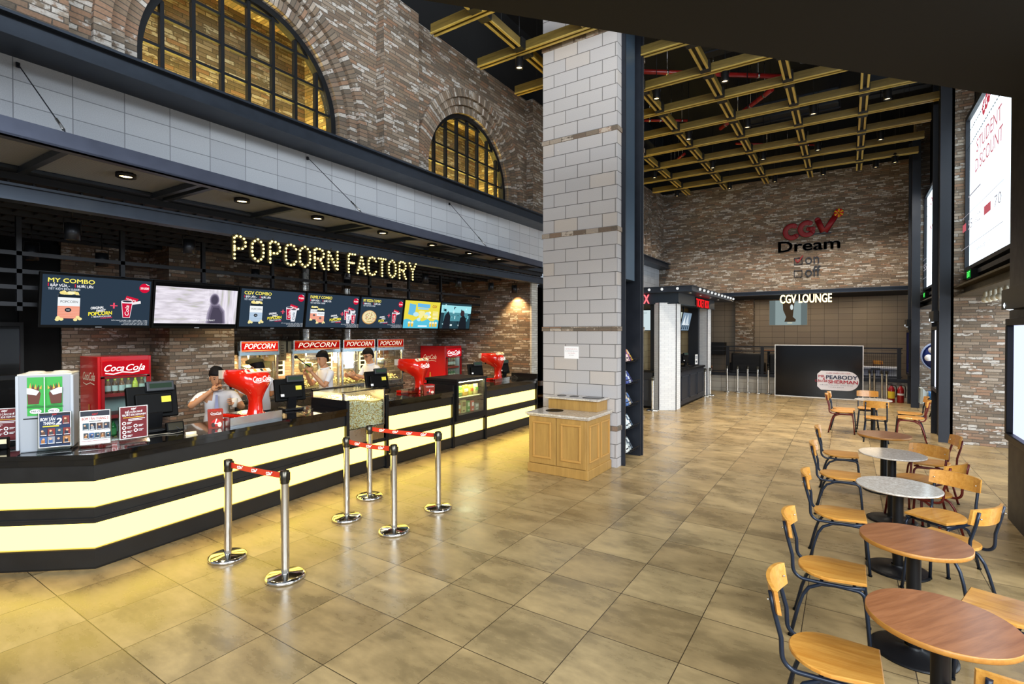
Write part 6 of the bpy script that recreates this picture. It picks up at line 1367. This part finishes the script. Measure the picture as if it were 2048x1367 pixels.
def extinguisher(x, y, lb, yellow):
    t = thing('fire_extinguisher', lb, 'fire extinguisher', (x,y,0), 0, 'red fire extinguishers'); m = MB(); m.lathe([(0,0),(.075,0),(.082,.02),(.082,.36),(.06,.43),(.03,.46),(.03,.48),(0,.48)], n=24); m.build('cylinder', mat('#8e1414',.3,coat=.4), t)
    m = MB(); m.lathe([(.0835,.12 if yellow else .22),(.0835,.32 if yellow else .27)], n=24); m.build('label_band', mat('#e0c030' if yellow else '#e8e0dc',.5), t); m = MB(); m.cyl((0,0,.47), .022, .05, 12); m.box(-.09,.02,-.012,.012,.50,.515); m.box(-.09,.02,-.012,.012,.535,.55); m.build('valve', M_BLK2, t); m = MB(); m.tube([(.02,0,.50),(.1,0,.48),(.12,0,.36),(.10,-.02,.15)], .011, 8); m.build('hose', M_BLACK, t)
extinguisher(1.06, 18.2, 'red fire extinguisher with a yellow label, nearer the poster board', True); extinguisher(1.27, 18.22, 'red fire extinguisher with a small pale label, next to the far column', False)
t = dup(pr['m'], (-6.47,11.2,0), R(-60), 'reddish chair in the dark passage between brick wall and block pillar', 'chairs outside the cafe row')

# ================================================================== people behind the counter
SKIN = mat('#c08a64', .55, name='skin'); SHIRT = mat('#e4e2e4', .75, noise=.05, name='white_shirt'); TROU = mat('#1c1d24', .8, name='dark_trousers'); HAIR = mat('#0f0c0b', .75, 0, .25, name='black_hair'); SHOE = mat('#0c0c0c', .4)
def person(name_label, loc, rz, J, hair='hair', lean=0, extras=None):
    """J: joints in local space, x forwards, y to the left"""
    t = thing('person', name_label, 'person', loc, rz)
    nodes = {}; V = []; rad = []
    def N(k, p, r): nodes[k] = len(V); V.append(p); rad.append(r)
    hc = Vector(J['head']); nk = Vector(J['neck']); ch = Vector(J['chest']); pv = Vector(J['pelvis'])
    N('pelvis', pv, (.150,.115)); N('waist', pv.lerp(ch,.45), (.138,.105)); N('chest', ch, (.160,.115)); N('nbase', ch.lerp(nk,.72), (.085,.075)); N('neck', nk, (.052,.055)); N('skull', nk.lerp(hc,.5), (.05,.055))
    E = [('pelvis','waist'),('waist','chest'),('chest','nbase'),('nbase','neck'),('neck','skull')]
    for s, k in ((1,'L'),(-1,'R')):
        sh, el, wr = (Vector(q) for q in J['arm'+k])
        N('sh'+k, sh, (.064,.064)); N('ua'+k, sh.lerp(el,.5), (.050,.050)); N('el'+k, el, (.040,.040)); N('fa'+k, el.lerp(wr,.4), (.038,.038)); N('wr'+k, wr, (.026,.026)); E += [('nbase','sh'+k) if False else ('chest','sh'+k),('sh'+k,'ua'+k),('ua'+k,'el'+k),('el'+k,'fa'+k),('fa'+k,'wr'+k)]
        d = (wr-el).normalized(); N('hd'+k, wr+d*.05, (.036,.018)); E.append(('wr'+k,'hd'+k))
        hp = pv+Vector((0,s*.085,-.06)); kn = Vector((hp.x+.02,hp.y+s*.01,pv.z*.52)); an = Vector((kn.x-.03,kn.y,.09)); N('hp'+k, hp, (.088,.092)); N('kn'+k, kn, (.058,.06)); N('an'+k, an, (.040,.042)); N('to'+k, an+Vector((.14,s*.015,-.05)), (.040,.032)); E += [('pelvis','hp'+k),('hp'+k,'kn'+k),('kn'+k,'an'+k),('an'+k,'to'+k)]
    me = bpy.data.meshes.new('body'); me.from_pydata([tuple(v) for v in V], [(nodes[a],nodes[b]) for a, b in E], [])
    o = bpy.data.objects.new('body_rig', me); COL.objects.link(o); o.modifiers.new('s','SKIN'); sv = me.skin_vertices[0].data
    for i, r in enumerate(rad): sv[i].radius = r
    sv[0].use_root = True; o.modifiers.new('u','SUBSURF').levels = 2
    dg = bpy.context.evaluated_depsgraph_get(); bm = bpy.data.meshes.new_from_object(o.evaluated_get(dg), depsgraph=dg)
    bb = bmesh.new(); bb.from_mesh(bm)
    def cut(co, no, rad_):
        g = [v for v in bb.verts if (v.co-co).length < rad_]; gs = set(g); es = [e for e in bb.edges if e.verts[0] in gs and e.verts[1] in gs]; fs = [f for f in bb.faces if all(v in gs for v in f.verts)]
        bmesh.ops.bisect_plane(bb, geom=g+es+fs, plane_co=co, plane_no=no, dist=1e-5)
    cut(Vector((pv.x,0,pv.z-.07)), Vector((0,0,1)), .34)
    for k in ('L','R'):
        sh, el = Vector(J['arm'+k][0]), Vector(J['arm'+k][1]); cut(sh.lerp(el,.68), (el-sh).normalized(), .17)
    bb.to_mesh(bm); bb.free()
    mb = MB(); vs = [v.co.copy() for v in bm.vertices]; segs = [(Vector(V[nodes[a]]), Vector(V[nodes[b]]), a, b) for a, b in E]
    def near(p):
        best = None
        for a, b, na, nb in segs:
            ab = b-a; f = max(0, min(1, (p-a).dot(ab)/max(1e-9, ab.length_squared))); d = (p-a-ab*f).length
            if best is None or d < best[0]: best = (d, na, nb, f)
        return best
    mb.v = [tuple(v) for v in vs]
    for p in bm.polygons:
        c = sum((vs[i] for i in p.vertices), Vector())/len(p.vertices); d, na, nb, f = near(c); k = na[:2]
        mi = 0
        if na in ('pelvis','waist','chest') and nb[:2] in ('wa','ch','nb','sh'): mi = 1
        elif na == 'nbase': mi = 1 if f < .35 else 0
        elif na[:2] == 'sh': mi = 1
        elif na[:2] == 'ua': mi = 1 if f < .36 else 0
        elif nb[:2] == 'hp' or na[:2] in ('hp','kn'): mi = 2
        elif na[:2] == 'an': mi = 3
        if na[:2] in ('sh','ua'):
            sh_, el_ = Vector(J['arm'+na[2]][0]), Vector(J['arm'+na[2]][1]); mi = 1 if (c-sh_.lerp(el_,.68)).dot(el_-sh_) < 0 else 0
        if mi in (1,2) and abs(c.y) < .3 and c.z > .5: mi = 1 if c.z > pv.z-.07 else 2
        mb.f.append(list(p.vertices)); mb.m.append(mi); mb.sm.append(True)
    bpy.data.objects.remove(o); bpy.data.meshes.remove(me); bpy.data.meshes.remove(bm)
    # head
    fw = Vector(J.get('look',(1,0,-.1))).normalized(); up = (hc-nk).normalized(); lf = up.cross(fw).normalized(); fw = lf.cross(up); M = Matrix((( fw.x,lf.x,up.x,hc.x),(fw.y,lf.y,up.y,hc.y),(fw.z,lf.z,up.z,hc.z),(0,0,0,1)))
    def add(src, mi):
        o_ = len(mb.v); mb.v += [tuple(M @ Vector(v)) for v in src.v]; mb.f += [[i+o_ for i in f] for f in src.f]; mb.m += [mi]*len(src.f); mb.sm += src.sm
    h = MB(); loft(h, [(-.118,.045,0,.022,.025,2.2),(-.105,.035,0,.045,.042,2.3),(-.075,.02,0,.066,.055,2.3),(-.035,.008,0,.083,.066,2.2),(.01,0,0,.094,.073,2.1),(.05,-.004,0,.096,.075,2.1),(.085,-.008,0,.085,.066,2),(.108,-.01,0,.055,.044,2),(.118,-.01,0,.015,.012,2)], 20); add(h, 0)
    h = MB(); loft(h, [(-.045,.10,0,.014,.018,2),(-.03,.105,0,.018,.017,2),(.0,.094,0,.014,.010,2),(.02,.088,0,.01,.008,2)], 10); add(h, 0)
    for s in (-1,1): h = MB(); h.ball((-.005,s*.076,-.012), .026, 10, .7, .35, 1.15); add(h, 0)
    # hands: palm plus five separate bent fingers
    for s, k in ((1,'L'),(-1,'R')):
        sh, el, wr = (Vector(q) for q in J['arm'+k]); d = (wr-el).normalized(); pn = Vector(J.get('palm'+k,(0,-s,0))); pn = (pn-d*pn.dot(d)).normalized(); sd = d.cross(pn)
        h = MB(); 
        for q, (off, ln, sp) in enumerate([(-.030,.062,-.10),(-.011,.072,-.03),(.009,.068,.03),(.028,.052,.11)]):
            p0 = wr+d*.07+sd*off; d1 = (d+sd*sp).normalized(); p1 = p0+d1*ln*.45; p2 = p1+(d1*.8+pn*.6).normalized()*ln*.33; p3 = p2+(d1*.35+pn*.9).normalized()*ln*.27
            h.tube([p0-d*.02,p0,p1,p2,p3], [.009,.0095,.0085,.0078,.006], 7)
        p0 = wr+d*.02-sd*.03; p1 = p0+(d*.6-sd*.7+pn*.3).normalized()*.035; p2 = p1+(d*.9-sd*.2+pn*.4).normalized()*.028; h.tube([p0+sd*.012,p0,p1,p2], [.012,.0115,.0095,.007], 7)
        for a_, b_ in ((-.026,.026),): h.tube([wr+d*.0,wr+d*.03,wr+d*.075], [.026,.037,.034], 10)
        o_ = len(mb.v); mb.v += [tuple(v) for v in h.v]; mb.f += [[i+o_ for i in f] for f in h.f]; mb.m += [0]*len(h.f); mb.sm += h.sm
    mb.build('body', [SKIN, SHIRT, TROU, SHOE], t)
    def part(src, nm, m_): src.v = [tuple(M @ Vector(v)) for v in src.v]; return src.build(nm, m_, t)
    h = MB(); 
    for s in (-1,1): h.ball((.086,s*.030,.008), .010, 8, .6, 1.2, .7)
    part(h, 'eyes', mat('#1c1410',.2)); h = MB()
    for s in (-1,1): h.bar((.092,s*.016,.030),(.084,s*.046,.032),.006,.006)
    part(h, 'eyebrows', HAIR); h = MB(); h.ball((.084,0,-.070), .02, 10, .35, 1.1, .28); part(h, 'mouth', mat('#8c4a40',.5))
    h = MB(); loft(h, [(-.075,-.075,0,.018,.042,2.2),(-.02,-.056,0,.050,.075,2.2),(.02,-.036,0,.070,.082,2.2),(.045,-.018,0,.090,.085,2.2),(.06,-.004,0,.106,.085,2.2),(.09,-.004,0,.102,.080,2.1),(.12,-.010,0,.080,.064,2),(.140,-.014,0,.045,.036,2),(.147,-.014,0,.010,.008,2)], 30); 
    rgh = random.Random(len(name_label)); h.v = [tuple(Vector(v)*(1+rgh.uniform(-.035,.045))) for v in h.v]; part(h, 'hair', HAIR)
    h = MB(); c = ch.lerp(nk,.74); h.tube([(c.x+.076*math.cos(a),c.y+.074*math.sin(a),c.z+.012-.012*math.cos(a)) for a in [2*PI*i/16 for i in range(17)]], .014, 8); h.build('collar', SHIRT, t)
    if extras: extras(t, M, part)
    return t
def std(dx=0, arms=None, head=(.03,0,1.50), chest=(.0,0,1.20), pelvis=(-.02,0,.90), neck=(.01,0,1.38), **k):
    J = dict(head=head, chest=chest, pelvis=pelvis, neck=neck); J.update(k); return J
# man with a tie, nearest, leaning over the drinks tower
def tie(t, M, part):
    m = MB(); m.prism([(-.012,1.19),(.012,1.19),(.03,.90),(0,.86),(-.03,.90)], .206, .216, 'x', Matrix.Translation((-.03,.0,.02))); m.build('tie', mat('#8c92b4',.6), t)
    m = MB(); m.lathe([(.0,0),(.03,0),(.04,.11),(.036,.11),(.028,.01)], (.36,.20,1.06), 16); m.build('paper_cup', mat('#e8e0d0',.6), t)
person('person in white shirt and grey tie beside the near soda tower, hand at chin', (-7.0,3.52,0), R(-27), std(head=(.10,.0,1.43), neck=(.06,.0,1.30), chest=(.02,0,1.12), pelvis=(-.10,0,.84), look=(1,.1,-.35), armL=[(.03,.19,1.20),(.14,.30,1.02),(.32,.20,1.10)], armR=[(.03,-.19,1.20),(.12,-.30,1.06),(.17,-.05,1.27)]), extras=tie)
def beret(t, M, part):
    h = MB(); loft(h, [(.055,0,0,.10,.082,2),(.075,.0,0,.105,.088,2),(.095,.01,.02,.135,.125,2),(.125,.015,.025,.13,.12,2),(.15,.01,.02,.08,.075,2),(.157,.01,.02,.02,.02,2)], 24); part(h, 'beret', mat('#5a4e28',.8)); h = MB(); loft(h, [(.05,0,0,.102,.084,2),(.074,0,0,.106,.088,2)], 24); part(h, 'beret_band', M_BLACK)
person('person in an olive beret and white shirt, back turned, behind the near soda tower', (-7.55,4.43,0), R(178), std(head=(.05,0,1.47), neck=(.02,0,1.36), look=(1,.2,-.2), armL=[(.0,.19,1.28),(.10,.26,1.04),(.30,.18,1.02)], armR=[(.0,-.19,1.28),(.10,-.26,1.04),(.30,-.18,1.02)]), extras=beret)
def scoop(t, M, part):
    m = MB(); m.tube([(.34,.14,1.44),(.42,.06,1.52),(.50,.0,1.60)], .010, 8); m.ball((.51,-.01,1.61), .03, 10); m.build('scoop', M_BLK2, t); m = MB(); m.lathe([(.02,0),(.045,.10),(.05,.16)], (.33,.04,1.34), 12); m.build('green_tub', mat('#8aa04a',.6), t)
person('person in a white shirt filling popcorn at the wide machine, seen side-on', (-7.6,5.66,0), R(-100), std(head=(.05,0,1.56), neck=(.02,0,1.44), chest=(0,0,1.24), pelvis=(-.02,0,.92), look=(1,.25,-.2), armL=[(-.01,.19,1.34),(.14,.25,1.10),(.31,.12,1.36)], armR=[(-.01,-.19,1.34),(.14,-.24,1.10),(.32,-.05,1.32)]), extras=scoop)
def specs(t, M, part):
    h = MB()
    for s in (-1,1): h.tube([(.098+.0*i,s*.034+.024*math.cos(2*PI*i/14),.008+.018*math.sin(2*PI*i/14)) for i in range(15)], .003, 5); h.tube([(.096,s*.058,.012),(0,s*.08,.012)], .003, 5)
    h.tube([(.1,-.01,.01),(.1,.01,.01)], .003, 5); part(h, 'glasses', M_BLACK)
person('person with glasses in a white shirt reaching out at the machine under the second flue', (-7.6,6.68,0), R(-95), std(head=(.06,0,1.58), neck=(.02,0,1.46), chest=(0,0,1.26), pelvis=(-.02,0,.93), look=(1,.2,-.25), armL=[(-.01,.19,1.36),(.16,.24,1.14),(.45,.15,1.24)], armR=[(-.01,-.19,1.36),(.15,-.22,1.12),(.44,-.10,1.22)]), extras=specs)

# ================================================================== lights
def area(name, loc, rot, sx, sy, power, col=(1,1,1), spread=PI):
    l = bpy.data.lights.new(name, 'AREA'); l.shape = 'RECTANGLE'; l.size = sx; l.size_y = sy; l.energy = power; l.color = col; l.spread = spread
    o = bpy.data.objects.new(name, l); COL.objects.link(o); o.location = loc; o.rotation_euler = rot; return o
def spot(name, loc, power, col=(1,.86,.66), ang=70, r=.05, rot=(0,0,0), blend=.6):
    l = bpy.data.lights.new(name, 'SPOT'); l.energy = power; l.color = col; l.spot_size = R(ang); l.spot_blend = blend; l.shadow_soft_size = r
    o = bpy.data.objects.new(name, l); COL.objects.link(o); o.location = loc; o.rotation_euler = rot; return o
# daylight from the glazed entrance behind and to the right
area('entrance_daylight', (2.5,-5.5,5.2), (R(76),0,R(10)), 9, 4.0, 1500, (.88,.94,1))
area('side_daylight', (5.6,1.0,5.4), (R(74),0,R(70)), 6, 4.0, 1300, (.84,.93,1))
for c in WC[1:]:
    area('window_glow', (-6.60,c,4.32), (0,R(180),0), .2, 2.4, 170, (1,.64,.12))
for x, y in SPOTS:
    if y > 8: spot('ceiling_spot_light', (x, y, 6.28), 230 if y < 16 else 230, (1,.90,.76), 80 if y < 16 else 125, .04)
for x, y in DLS:
    spot('canopy_downlight_light', (x, y, 3.33), 30, (1,.8,.5), 100, .03)
for x, y, z in CANS:
    spot('can_light', (x, y, z-.03), 40 if y < 8.5 else 120, (1,.76,.42) if y < 8.5 else (1,.68,.32), 110, .05)
area('popcorn_lamp', (-6.05,4.94,1.165), (0,0,0), .5, .6, 12, (1,.82,.5))
area('case_lamp', (-5.80,7.35,1.13), (0,R(-35),0), .05, .75, 12, (1,.86,.5))
for x in (-2.9,-1.0,.6):
    area('lounge_lamp', (x,20.3,3.2), (0,0,0), .6, .6, 13, (1,.78,.5))
# fill lamps added out of view in the side wall niches, standing for exit daylight
area('niche_fill', (4.8,9.0,1.45), (R(90),0,R(90)), 6, 2.5, 260, (.84,.93,1))
area('niche_fill', (4.8,15.5,1.45), (R(90),0,R(90)), 4, 2.5, 300, (.84,.93,1))
